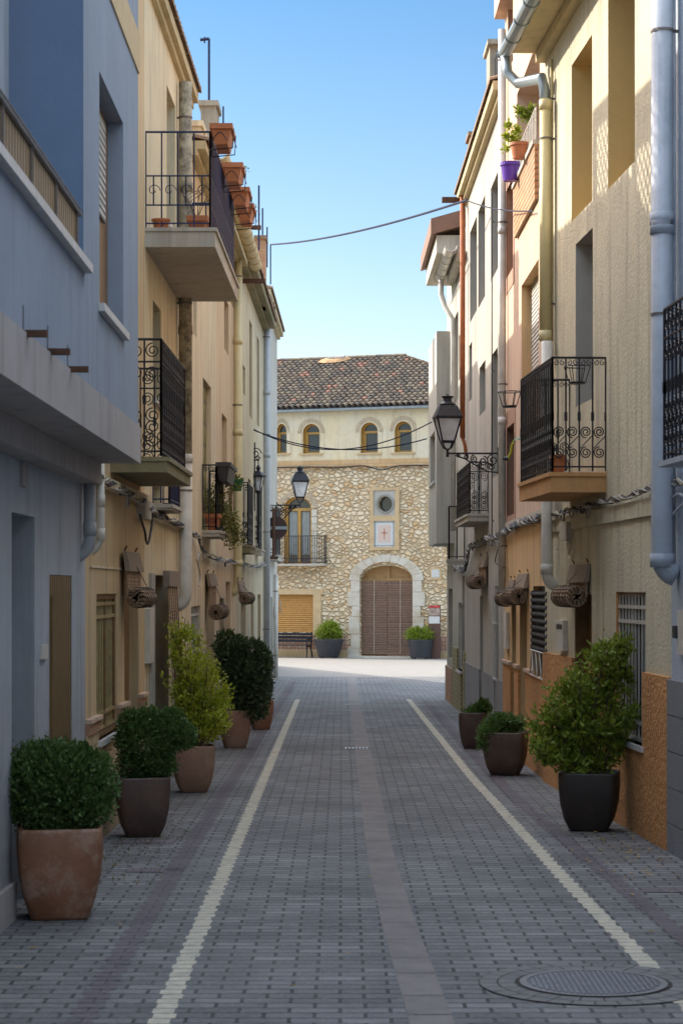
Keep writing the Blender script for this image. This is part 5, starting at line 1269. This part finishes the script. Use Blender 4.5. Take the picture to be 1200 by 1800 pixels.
def scroll_bracket(t, A, B, drop, r=.016):
    """arm from wall point A to lamp point B with scrolls under it"""
    mb = MB(); A, B = Vector(A), Vector(B); u = (B-A); L_ = u.length; u.normalize(); v = Vector((0,0,1))
    mb.tube([A, B], r, 6); mb.tube([A-v*drop*1.1, A+v*.08], r*1.5, 6)
    arc = [A-v*drop+u*.01, A-v*drop*.95+u*L_*.22, A-v*drop*.62+u*L_*.45, A-v*drop*.28+u*L_*.66, A-v*drop*.1+u*L_*.85]; mb.tube(arc, r*.8, 5)
    for k, (q, h_, rad_) in enumerate(((.12,.30,.26),(.30,.34,.22),(.48,.24,.17),(.64,.16,.11),(.78,.10,.08))):
        scroll(mb, A+u*L_*q-v*drop*h_*1.2, u, v, drop*rad_*1.2, 1.6, r*.6, 1 if k % 2 else -1, math.pi/2)
    scroll(mb, A+u*L_*.15-v*drop*.72, u, v, drop*.2, 1.6, r*.6, 1, 0)
    return mb.build('bracket', M['iron'], t)
aw = RF.sx(876); A = RF.at(aw, .0, RF.z(876, 797)); ol = RF.off(aw, 786); B = RF.at(aw, ol, A.z)
t = thing('street_lantern', A, 'large black four sided street lantern on a scrolled arm from the right wall', 'street lamp')
scroll_bracket(t, A, B, .26, .014); lantern(t, B+Vector((0,0,.0)), (797-693)*RF.Y(aw)/F, .12)
aw = LW.sx(486); A = LW.at(aw, .0, LW.z(486, 888)); ol = LW.off(aw, 527); B = LW.at(aw, ol, A.z)
t = thing('street_lantern', A, 'smaller black street lantern on the left side in front of the stone house', 'street lamp')
scroll_bracket(t, A, B, .40, .020); lantern(t, B, (890-821)*LW.Y(aw)/F, .1)
# little hanging carriage lantern
aw = LW.sx(446); z_ = LW.z(440, 776, .2); t = thing('hanging_lantern', LW.at(aw, 0, z_), 'small black carriage lantern hanging from a scrolled bracket high on the left', 'wall lamp')
o1 = LW.off(aw, 454); mb = MB(); mb.tube([LW.at(aw,0,z_), LW.at(aw,o1+.02,z_)], .014, 5); mb.tube([LW.at(aw,.02,z_-1.0), LW.at(aw,.02,z_+.35)], .014, 5)
scroll(mb, LW.at(aw,o1*.35,z_+.13), LW.n, Vector((0,0,1)), .12, 1.6, .010, 1); scroll(mb, LW.at(aw,o1*.9,z_+.06), LW.n, Vector((0,0,1)), .05, 1.4, .009, -1); mb.tube([LW.at(aw,o1,z_), LW.at(aw,o1,z_-.12)], .01, 4)
mb.build('bracket', M['iron'], t)
mb = MB(); c = LW.at(aw, o1, z_-.5)
rr = lambda r_, h_: [(c.x+r_*math.cos(2*math.pi*k/6), c.y+r_*math.sin(2*math.pi*k/6), c.z+h_) for k in range(6)]
mb.rings([rr(.02,.40), rr(.05,.34), rr(.03,.30), rr(.15,.20), rr(.15,.17), rr(.11,.16)]); mb.rings([rr(.06,-.12), rr(.07,-.1), rr(.03,-.17)])
for k in range(6):
    p, q = rr(.12,.17)[k], rr(.06,-.11)[k]; mb.tube([p, q], .008, 4)
mb.build('frame', M['iron'], t); mb = MB(); mb.rings([rr(.045,-.1), rr(.09,.16)]); mb.build('glass', M['lampglass'], t)
# round sign seen from behind
aw = LW.sx(482); z_ = LW.z(482, 928, .2); o1 = LW.off(aw, 485)
c = at(485, 928, LW.Y(LW.sx(474))-.5)
t = thing('road_sign', c, 'round dark brown road sign seen from behind with a grey bar across it', 'road sign')
rad_ = 20*c.y/F; mb = MB(); X, Zv = Vector((1,0,0)), Vector((0,0,1))
f_ = [c+X*rad_*math.cos(2*math.pi*k/28)+Zv*rad_*math.sin(2*math.pi*k/28) for k in range(28)]; b_ = [p+Vector((0,.02,0)) for p in f_]; mb.rings([f_, b_])
pl = mb.build('plate', simple('dark_sign_brown', (.055,.025,.022), (.04,.02,.02), 8, .5), t)
mb = MB(); mb.box(c.x-rad_*.98, c.x+rad_*.98, c.y-.02, c.y-.004, c.z-.035, c.z+.035); mb.build('strap', M['zinc'], t)
mb = MB(); mb.tube([(c.x-.05,c.y-.06,c.z-.72), (c.x-.05,c.y-.06,c.z+.45)], .035, 8); mb.box(c.x-.42, c.x+.05, c.y-.05, c.y-.02, c.z-.72, c.z-.66); mb.box(c.x-.42, c.x+.05, c.y-.05, c.y-.02, c.z+.38, c.z+.42); mb.build('post', M['iron_rust'], t)

# ------------------------------------------------------------------ things on the balconies
def plastic_pot(t, c, r, h, mat, n=20, taper=.72):
    mb = MB(); q = lambda rr_, z_: [(c.x+rr_*math.cos(2*math.pi*k/n), c.y+rr_*math.sin(2*math.pi*k/n), c.z+z_) for k in range(n)]
    mb.rings([q(r*taper,0), q(r*.95,h*.82), q(r*1.05,h*.82), q(r*1.05,h), q(r*.95,h), q(r*.9,h*.8)]); return mb.build('pot', mat, t)
def box_pot(t, W, a0, a1, o0, o1, z0, z1, mat, tp=.03):
    mb = MB(); rim = .05
    mb.hexa([W.at(a0+tp,o0+tp,z0), W.at(a0+tp,o1-tp,z0), W.at(a1-tp,o1-tp,z0), W.at(a1-tp,o0+tp,z0), W.at(a0,o0,z1-rim), W.at(a0,o1,z1-rim), W.at(a1,o1,z1-rim), W.at(a1,o0,z1-rim)])
    W.box(mb, a0-.02, a1+.02, o0-.02, o1+.02, z1-rim, z1); p = mb.build('trough', mat, t)
    mb = MB(); W.box(mb, a0+.02, a1-.02, o0+.02, o1-.02, z1-.001, z1+.006); mb.build('soil', M['soil'], p); return p
ub = UB; railo = ub['off']-ub['inset']; L_ = ub['a1']-ub['a0']
labs = ['terracotta trough on the high balcony rail, nearest of four', 'terracotta trough on the high balcony rail, second from the near end', 'terracotta trough on the high balcony rail, third from the near end', 'terracotta trough on the high balcony rail, farthest of four']
for i, xt in enumerate((372, 393.5, 407, 416)):
    a = LW.sx(xt, railo+.03); zt_ = ub['zr']+.03
    t = thing('window_box', LW.at(a, railo+.1, zt_-.2), labs[i], 'plant trough', 'terracotta troughs on the high balcony rail')
    box_pot(t, LW, a, a+.52, railo+.03, railo+.21, zt_-.19, zt_, M['terra'])
    mb = MB()
    for q in (a+.1, a+.42): mb.tube([LW.at(q,railo,zt_-.02), LW.at(q,railo+.235,zt_-.03), LW.at(q,railo+.225,zt_-.21), LW.at(q,railo,zt_-.23)], .006, 4)
    mb.tube([LW.at(a,railo+.235,zt_-.12), LW.at(a+.52,railo+.235,zt_-.12)], .005, 4)
    mb.tube([LW.at(a-.028,railo+.04+.14*k/8,zt_-.17+.08*math.sin(math.pi*k/8)) for k in range(9)], .005, 4)
    mb.build('holder', M['iron'], t)
    mb = MB(); r_ = random.Random(i)
    if i in (1, 3):
        for k in range(14): p = LW.at(a+r_.uniform(.35,.5), railo+.2+r_.uniform(-.03,.06), zt_+r_.uniform(-.03,.06)); leaf(mb, p, rvec(r_), rvec(r_), .04, .02)
        mb.build('foliage', M['leafmid'], t)
c = at(283, 396, LW.Y(ub['a0'])+.12); c.z = ub['zt']; t = thing('flower_pot', c, 'round terracotta pot at the near end of the high balcony floor', 'plant pot'); pl = plastic_pot(t, c, .088, .10, M['terra'])
mb = MB(); mb.face([(c.x+.08*math.cos(k*.6), c.y+.08*math.sin(k*.6), c.z+.085) for k in range(10)]); mb.build('soil', M['soil'], pl)
a = ub['a0']+.14; o_ = LW.off(a, 331); t = thing('window_box', LW.at(a, o_, ub['zt']), 'terracotta trough with a bare twig on the high balcony floor', 'plant trough'); box_pot(t, LW, a, a+.5, o_, o_+.17, ub['zt']+.01, ub['zt']+.14, M['terra'])
mb = MB(); r_ = random.Random(3)
for k in range(7): p = LW.at(a+.1, o_+.08, ub['zt']+.13); mb.tube([p, p+Vector((r_.uniform(-.15,.1),r_.uniform(-.1,.1),r_.uniform(.1,.25))), p+Vector((r_.uniform(-.2,.2),0,r_.uniform(.05,.35)))], .004, 4)
mb.build('twig', M['bark'], t)
# plants balcony
b4 = B4; t = thing('trailing_plant', LW.at(b4['a0']+.3, b4['off'], b4['zt']), 'yellowish creeper spilling over the small plant filled balcony on the left', 'potted plant')
a = b4['a0']+.12; o_ = LW.off(a, 361); box_pot(t, LW, a, a+.6, o_, o_+.17, b4['zt'], b4['zt']+.22, M['terra'])
r_ = random.Random(8); lf = MB(); st = MB()
for (xs, ys, xe, ye, n) in ((366,905,363,850,160),(372,905,378,850,200),(385,900,392,845,120),(392,860,402,920,180),(398,880,410,935,260),(405,900,420,952,300),(395,905,408,960,260),(376,900,370,875,120),(388,840,380,825,60),(401,860,412,850,60)):
    Yp = LW.Y(a)+.6; P0, P1 = at(xs, ys, Yp+r_.uniform(-.4,.8)), at(xe, ye, Yp+r_.uniform(-.2,1.2)); m_ = (P0+P1)/2+rvec(r_)*.1; pts = [P0*(1-q)**2+m_*2*q*(1-q)+P1*q*q for q in [k/8 for k in range(9)]]
    st.tube(pts, .006, 4)
    for _ in range(n): q = r_.random()*7.99; i = int(q); p = pts[i].lerp(pts[i+1], q-i)+rvec(r_)*.09; leaf(lf, p, rvec(r_), rvec(r_), .045*r_.uniform(.6,1.3), .025)
st.build('stem', M['bark'], t); lf.build('foliage', M['leafcreep'], t)
a = LW.sx(386, b4['off']+.02); t = thing('window_box', LW.at(a, b4['off'], b4['zr']), 'dark grey trough hooked outside the creeper balcony rail', 'plant trough'); box_pot(t, LW, a+.1, a+1.5, b4['off']-.02, b4['off']+.14, b4['zr']-.22, b4['zr']+.02, M['darkbox'])
a = LW.sx(411, b4['off']+.03); c = LW.at(a, b4['off']+.06, b4['zr']-.22); t = thing('hanging_pot', c, 'green plastic pot hung beside the dark trough on the creeper balcony', 'plant pot'); plastic_pot(t, c, .11, .17, M['greenplastic']); bush(t, [((c.x, c.y, c.z+.19), (.09,.09,.05))], 60, .05, M['leafcreep'], 31, .3)
# right balcony: empty ring holders and pot
def holder(W, a, o, z, rad_, h, label, out=0):
    c = W.at(a, o, z); t = thing('pot_holder', c, label, 'pot holder'); mb = MB()
    top = [c+Vector((rad_*math.cos(2*math.pi*k/18), rad_*math.sin(2*math.pi*k/18), 0)) for k in range(19)]; bot = [c+Vector((rad_*.62*math.cos(2*math.pi*k/18), rad_*.62*math.sin(2*math.pi*k/18), -h)) for k in range(19)]
    mb.tube(top, .005, 4, False); mb.tube(bot, .006, 4, False)
    for k in range(0, 18, 3): mb.tube([top[k], bot[k]], .004, 4)
    mb.build('ring_frame', M['iron'], t); mb = MB(); mb.rings([[p+Vector((0,0,-.012)) for p in bot[:-1]], [p for p in bot[:-1]]]); mb.build('dish', M['iron'], t); return t
br_ = BR; a = br_['a0']; holder(RW, a-.02, RW.off(a, 1013), RW.z(1013, 645, RW.off(a, 1013)), .115, .14, 'empty black wire pot holder on the near side of the orange balcony')
a = br_['a1']; o_ = RW.off(a, 896); holder(RW, a+.05, o_, RW.z(896, 688, o_), .11, .14, 'empty black wire pot holder past the far end of the orange balcony')
a = a+.04; mb = MB(); a = br_['a0']+.15; o_ = RW.off(a, 980); c = RW.at(a, o_, br_['zt']); t = thing('flower_pot', c, 'terracotta pot at the near corner of the orange balcony floor', 'plant pot'); plastic_pot(t, c, .075, .16, M['terra'])
# plastic wind ornament beyond the balcony
a = br_['a1']+.02; o_ = RW.off(a, 915); c = RW.at(a, o_, RW.z(915, 772, o_)); t = thing('wind_ornament', c, 'green and yellow plastic ornament on a stalk beside the orange balcony', 'ornament')
mb = MB(); u = RW.n; pts = [c-u*.0, c+u*.06+Vector((0,0,-.01)), c+u*.09+Vector((0,0,-.06)), c+u*.10+Vector((0,0,-.13)), c+u*.13+Vector((0,0,-.19))]
mb.tube(pts[1:], .012, 6, True, .016); mb.build('stalk', simple('yellow_plastic', (.5,.45,.03), None, 5, .4), t)
mb = MB(); mb.rings([[c-u*.05+Vector((0,-.03,0)), c-u*.05+Vector((0,.03,0)), c-u*.05+Vector((0,0,.03))], [c+u*.03+Vector((0,-.04,.0)), c+u*.03+Vector((0,.04,.0)), c+u*.03+Vector((0,0,.02))], [c+u*.075+Vector((0,-.01,-.02)), c+u*.075+Vector((0,.01,-.02)), c+u*.075+Vector((0,0,-.01))]]); mb.build('leaf', simple('pale_green_plastic', (.2,.42,.25), None, 5, .5), t)
mb = MB(); mb.tube([pts[-1], pts[-1]+u*.05], .022, 8, True, .014); mb.build('cap', M['iron'], t)
# peach terrace plants
zt_ = RF.z(910, 330)+.05
a = RF.sx(931); c = RF.at(a, .12, RF.z(928, 244, .12)); t = thing('hanging_pot', c, 'terracotta pot with bright green plant hung high on the peach terrace rail', 'potted plant'); plastic_pot(t, c, .11, .18, M['terra']); bush(t, bush_at(c, [(926,205,-.05,16,14,14),(914,196,-.05,11,10,12),(934,192,-.05,9,10,12)]), 620, .045, M['leafmid'], 41, .3)
a = RF.sx(917); c = RF.at(a, .14, RF.z(915, 276, .14)); t = thing('hanging_pot', c, 'purple plastic pot with sprawling succulent hung on the peach terrace rail', 'potted plant'); plastic_pot(t, c, .12, .22, M['purple']); bush(t, bush_at(c, [(902,245,-.1,14,12,13),(893,222,-.1,8,8,9),(928,258,-.1,13,14,12),(888,240,-.1,7,8,6),(908,230,-.1,9,8,8),(889,262,-.1,6,6,8)]), 760, .05, M['leafyellow'], 42, .2)

# ------------------------------------------------------------------ plaza furniture
q0, q1 = EW.sx(470, .45), EW.sx(545, .45); c = EW.at((q0+q1)/2, .45, ground_z(73)); t = thing('park_bench', c, 'dark cast iron bench with wooden slats under the orange shutter', 'bench')
zg = c.z; hh = 44*73/F
mb = MB()
for k in range(4): EW.box(mb, q0, q1, .30+k*.1, .385+k*.1, zg+.42, zg+.45)
mb.build('seat', M['darkwood'], t)
mb = MB()
for k in range(3): EW.box(mb, q0, q1, .22-k*.01, .245-k*.01, zg+.55+k*.12, zg+.64+k*.12)
n = 30
for k in range(n): q = q0+(q1-q0)*(k+.5)/n; scroll(mb, EW.at(q,.24,zg+.72), EW.d, Vector((0,0,1)), .05, 1.3, .008, 1 if k % 2 else -1)
mb.build('backrest', M['iron'], t)
for q in (q0+.03, q1-.03):
    mb = MB(); mb.tube([EW.at(q,.75,zg), EW.at(q,.68,zg+.2), EW.at(q,.72,zg+.43), EW.at(q,.70,zg+.66), EW.at(q,.25,zg+.68)], .028, 6); mb.tube([EW.at(q,.15,zg), EW.at(q,.26,zg+.25), EW.at(q,.26,zg+.45), EW.at(q,.2,zg+.92)], .028, 6); mb.tube([EW.at(q,.26,zg+.4), EW.at(q,.72,zg+.4)], .025, 5); mb.build('leg', M['iron'], t)
q = EW.sx(763, .5); c = EW.at(q, .5, ground_z(71)); t = thing('information_totem', c, 'rust brown information totem with red top and photo right of the doorway', 'sign')
zz = lambda y: EW.z(763, y, .5); hw = 10.5*71/F
M['corten'] = simple('corten_steel', (.12,.06,.045), (.085,.045,.035), 7, .8)
mb = MB(); EW.box(mb, q-hw, q+hw, .44, .50, c.z, zz(1064)); mb.build('panel', M['corten'], t)
for nm, y0, y1, mt in (('red_header', 1064, 1068.5, simple('sign_red', (.55,.05,.05), None, 5, .5)), ('photo', 1069, 1082, None), ('caption_plate', 1083.5, 1096, M['tilewhite'])):
    if mt is None:
        mt = simple('printed_photo', (.42,.33,.26), (.16,.10,.08), 7, .5)
    mb = MB(); EW.box(mb, q-hw+.01, q+hw-.01, .50, .506, zz(y1), zz(y0)); mb.build(nm, mt, t)

# ------------------------------------------------------------------ cables
def cable(label, runs, name='cable_bundle', cat='cable', mats=None, r=.008, twist=0, seed=0):
    rr = random.Random(seed); t = thing(name, runs[0][0], label, cat); mats = mats or [M['cable'], M['cablegrey']]; k = 0; mb = MB()
    for run in runs:
        mb.cur = k % len(mats); k += 1; mb.tube(run, r, 5)
    mb.build('wire', mats, t); return t
def smooth(pts, n=6):
    pts = [Vector(p) for p in pts]; out = []
    for i in range(len(pts)-1):
        p0, p1, p2, p3 = pts[max(i-1,0)], pts[i], pts[i+1], pts[min(i+2, len(pts)-1)]
        for k in range(n):
            t = k/n; out.append(.5*((2*p1)+(p2-p0)*t+(2*p0-5*p1+4*p2-p3)*t*t+(3*p1-p0-3*p2+p3)*t**3))
    return out+[pts[-1]]
def bundle(W, px, n, label, seed, o=.05, spread=.022, r=.007, mats=None):
    rr = random.Random(seed); runs = []
    base = [W.at(W.sx(x, o), o, W.z(x, y, o)) for x, y in px]; path = smooth(base, 10)
    for j in range(n):
        ph = rr.uniform(0, 6.28); f1 = rr.uniform(2.5, 6); pts = []
        for k, p in enumerate(path):
            a = ph+k*.5*f1*.25; pts.append(p+W.n*(spread*.6*math.cos(a))+Vector((0,0,spread*math.sin(a)+rr.uniform(-.004,.004)-.01*abs(math.sin(k*.6+ph)))))
        runs.append(pts)
    for _ in range(n):                                  # loose loops
        k = rr.randint(2, len(path)-3); p = path[k]; d = rr.uniform(.05,.13)
        runs.append(smooth([p, p+W.d*.08+Vector((0,0,-d)), p+W.d*.2+Vector((0,0,-d*.9)), p+W.d*.26]))
    return cable(label, runs, mats=mats, r=r)
bundle(RW, [(1215,842),(1190,846),(1165,850),(1140,855),(1110,868),(1075,878),(1040,885),(1010,893),(985,900),(965,905)], 6, 'twisted pale grey cable bundle along the cream rendered house', 1, .05, .022, .008, [M['cablepaint'], M['cablegrey'], M['cable']])
bundle(RF, [(948,908),(925,915),(905,922),(890,932),(880,938),(865,943),(850,948),(835,956),(824,962),(820,985),(815,1000),(808,1000),(795,992)], 7, 'tangled black cable bundle on the peach and grey white houses', 2, .07, .04, .009)
bundle(LW, [(178,838),(200,852),(230,868),(250,880),(262,888),(275,903),(300,912),(330,930),(350,945),(360,970),(385,982),(400,985),(425,990),(450,995),(470,990)], 6, 'tangled cable bundle running along the left houses under the balconies', 3, .07, .03, .009, [M['cable'], M['cablegrey'], M['cablepaint']])
def loop(W, px, label, o=.05, r=.008, mat=None): cable(label, [smooth([W.at(W.sx(x, o), o, W.z(x, y, o)) for x, y in px])], 'cable', mats=[mat or M['cable']], r=r)
loop(LW, [(252,882),(262,890),(268,905),(266,930),(261,955),(257,950),(255,935),(250,918),(246,905)], 'black cable hanging in a long loop below the meter box on the left', .06, .012)
loop(RW, [(1000,948),(1002,960),(998,975),(1004,982),(1008,970),(1003,955)], 'thin cable looped under the small meter box on the cream house', .03, .006, M['cablepaint'])
loop(RF, [(876,940),(878,955),(872,975),(870,988),(878,995),(886,998)], 'black cable curving down beside the pale drainpipe on the right', .06, .008)
loop(RW, [(1200,872),(1190,868),(1178,880),(1172,900),(1178,908),(1190,895),(1200,885)], 'pale painted cable loop beside the big blue pipe', .05, .01, M['pipe_blue'])
loop(LW, [(352,972),(347,985),(352,1010),(350,1030)], 'short grey cable drooping below the creeper balcony', .06, .01, M['cablegrey'])
M['wireblue'] = simple('blue_black_wire', (.008,.014,.05), (.01,.012,.03), 10, .95, 0, 0)
def span(A, B, sag, label, r=.011, seg=None):
    pts = []
    for k in range(25): q = k/24; p = A.lerp(B, q); p.z -= sag*4*q*(1-q); pts.append(p)
    cable(label, [pts], 'overhead_wire', mats=[M['wireblue']], r=r)
A_ = at(476, 430, 48); B_ = RF.at(RF.sx(820,.35), .35, RF.z(820, 352, .35)); span(A_, B_, .12, 'thick black wire sagging across the sky between the two rows', .020)
span(RF.at(RF.sx(820,.35), .35, RF.z(820, 352, .35)), RF.at(RF.sx(944), .05, RF.z(944, 356, .05)), .05, 'black wire running along the upper walls of the right houses', .009)
YY = LW.Y(LW.sx(446))
span(at(443, 753, YY), at(758, 742, 36), .45, 'upper of two black wires crossing in front of the arched windows', .011)
span(at(443, 755, YY), at(750, 771, 40), .30, 'lower of two black wires crossing in front of the arched windows', .012)
cable('black cable drooping along the orange brick band of the stone house', [smooth([EW.at(EW.sx(x,.09), .09, EW.z(x, y, .09)) for x, y in ((470,822),(540,821),(600,821),(640,819),(670,826),(700,819),(756,818))])], 'cable', mats=[M['cable']], r=.022)
# ------------------------------------------------------------------ rooftops, antennas
def box_thing(name, label, cat, W, a0, a1, o0, o1, z0, z1, mat, cap=None):
    b_ = W.at(a0, o0, z0); t = thing(name, b_, label, cat); mb = MB(); W.box(mb, a0, a1, o0, o1, z0, z1); mb.build('stack', mat, t)
    mb = MB(); W.box(mb, a0-.03, a1+.03, o0-.03, o1+.03, z1, z1+.07); mb.build('cap', cap or mat, t); return t
def lp(x, y, o): return LW.sx(x, o), LW.z(x, y, o)
for (x0, x1, yt, o1, zb_, nm, lab, mt) in ((353,380,186,-.08,7.2,'chimney','tall stained concrete chimney under the antenna behind the high balcony', 'concrete'), (333,353,222,-.03,7.2,'roof_parapet','stained plaster parapet block beside the tall chimney on the left','palecream'), (449,466,420,-.0,7.5,'chimney','small red brick chimney on the left roofs','brickw')):
    Yp = {353:27.5, 333:25.3, 449:41.0}[x0]; a0 = (Yp-LW.p.y)/LW.d.y; P0 = LW.off(a0, x0); P1 = LW.off(a0, x1); z1 = CAMH+(HY-yt)/F*Yp
    box_thing(nm, lab, 'chimney' if nm == 'chimney' else 'parapet', LW, a0, a0+.6, P0, P1, zb_, z1, M[mt], M['roofedge'] if mt == 'brickw' else M[mt])
def mast(x, y0, y1, Y, label, r=.014, arm=None):
    A, B = at(x, y1, Y), at(x, y0, Y); t = thing('antenna_mast', A, label, 'antenna'); mb = MB(); mb.tube([A, B], r, 6); mb.build('pole', M['blueiron'], t)
    if arm: mb = MB(); mb.tube([B, at(arm, y0+2, Y)], r*1.2, 6); mb.tube([at((x+arm)/2, y0-3, Y), at((x+arm)/2, y0+8, Y)], r*.6, 5); mb.build('arm', M['blueiron'], t)
    return t
mast(367.5, 68, 186, 27.8, 'tall thin antenna mast with short crossarm on the left roof', .018, 352)
mast(392.5, 187, 235, 30, 'short dark rod just behind the balcony troughs')
mast(455, 326, 440, 40, 'tallest of the thin blue black rods above the left roofs', .02)
mast(461.5, 366, 440, 42, 'rod just right of the tallest rod above the left roofs', .018)
mast(469.5, 399, 470, 45, 'third rod from the left above the brick chimney', .018)
mast(475.5, 430, 500, 48, 'rightmost rod of the left roofs, carrying the sky wire', .018)
def iron_bar(x0, x1, y, Y, label, h=.04): A, B = at(x0, y, Y), at(x1, y, Y); t = thing('iron_bracket', A, label, 'bracket'); mb = MB(); mb.box(A.x, B.x, Y-.03, Y+.03, A.z-h, A.z+h); mb.build('bar', M['iron_rust'], t); mb = MB(); mb.tube([(B.x-.04, Y, A.z+h), (B.x-.04, Y, A.z+h+.09)], .015, 5); mb.build('pin', M['iron_rust'], t)
iron_bar(436, 459, 400, 39, 'rusty iron bracket sticking out by the roof rods')
iron_bar(420, 466, 494, 36.5, 'upper long iron bar projecting from the weathered house')
iron_bar(441, 484, 542, 43, 'lower long iron bar projecting from the weathered house', .035)

# sloping wall added unseen beyond the left end house to shade the near plaza
t = thing('added_shade_wall', (-2.4, 57.5, ground_z(57.5)), 'added sloping wall hidden behind the white corner house to shade the plaza', 'wall')
mb = MB(); x0, x1 = -2.75, -2.42; g0, g1 = ground_z(52.3), ground_z(63.2)
mb.hexa([(x0,52.3,g0-.4),(x1,52.3,g0-.4),(x1,63.2,g1-.4),(x0,63.2,g1-.4),(x0,52.3,g0+3.05),(x1,52.3,g0+3.05),(x1,63.2,g1+.28),(x0,63.2,g1+.28)]); mb.build('wall', M['white'], t)
mb = MB(); mb.hexa([(x0-.04,52.3,g0+3.052),(x1+.04,52.3,g0+3.052),(x1+.04,63.25,g1+.282),(x0-.04,63.25,g1+.282),(x0-.04,52.3,g0+3.11),(x1+.04,52.3,g0+3.11),(x1+.04,63.25,g1+.34),(x0-.04,63.25,g1+.34)]); mb.build('coping', M['roofedge'], t)
# fallen leaves along the wall feet
r_ = random.Random(77); mb = MB()
for _ in range(170):
    if r_.random() < .7: Y = r_.uniform(13, 19); x = 2.48-.0545*(Y-15.4)-abs(r_.gauss(.05,.35))-.06
    else: Y = r_.uniform(9, 30); x = r_.choice((-1.75+abs(r_.gauss(0,.3)), r_.uniform(-1.6,1.9)))
    p = Vector((x, Y, ground_z(Y)+.012)); a = r_.uniform(0, 6.28); leaf(mb, p, Vector((math.cos(a), math.sin(a), r_.uniform(-.1,.2))), Vector((0,0,1)), r_.uniform(.03,.06), r_.uniform(.02,.035))
tag(mb.build('fallen_leaves', simple('dry_leaf', (.45,.30,.06), (.25,.13,.05), 60, .8)), 'scattered small yellow and brown fallen leaves along the foot of the walls', 'leaves', kind='stuff')
# small pale debris and weeds in the joints near the left pots
mb = MB(); r_ = random.Random(78)
for _ in range(420):
    Y = r_.uniform(13.5, 17.5); x = -1.75+r_.random()**1.6*.55; p = Vector((x, round(Y/.115)*.115, ground_z(Y)+.004)); leaf(mb, p, Vector((r_.uniform(-.7,.7), r_.uniform(-.3,.3), .8)), rvec(r_), r_.uniform(.012,.03), .007)
tag(mb.build('joint_weeds', M['leafcreep']), 'tiny weeds in the paver joints beside the left pots', 'weeds', kind='stuff')
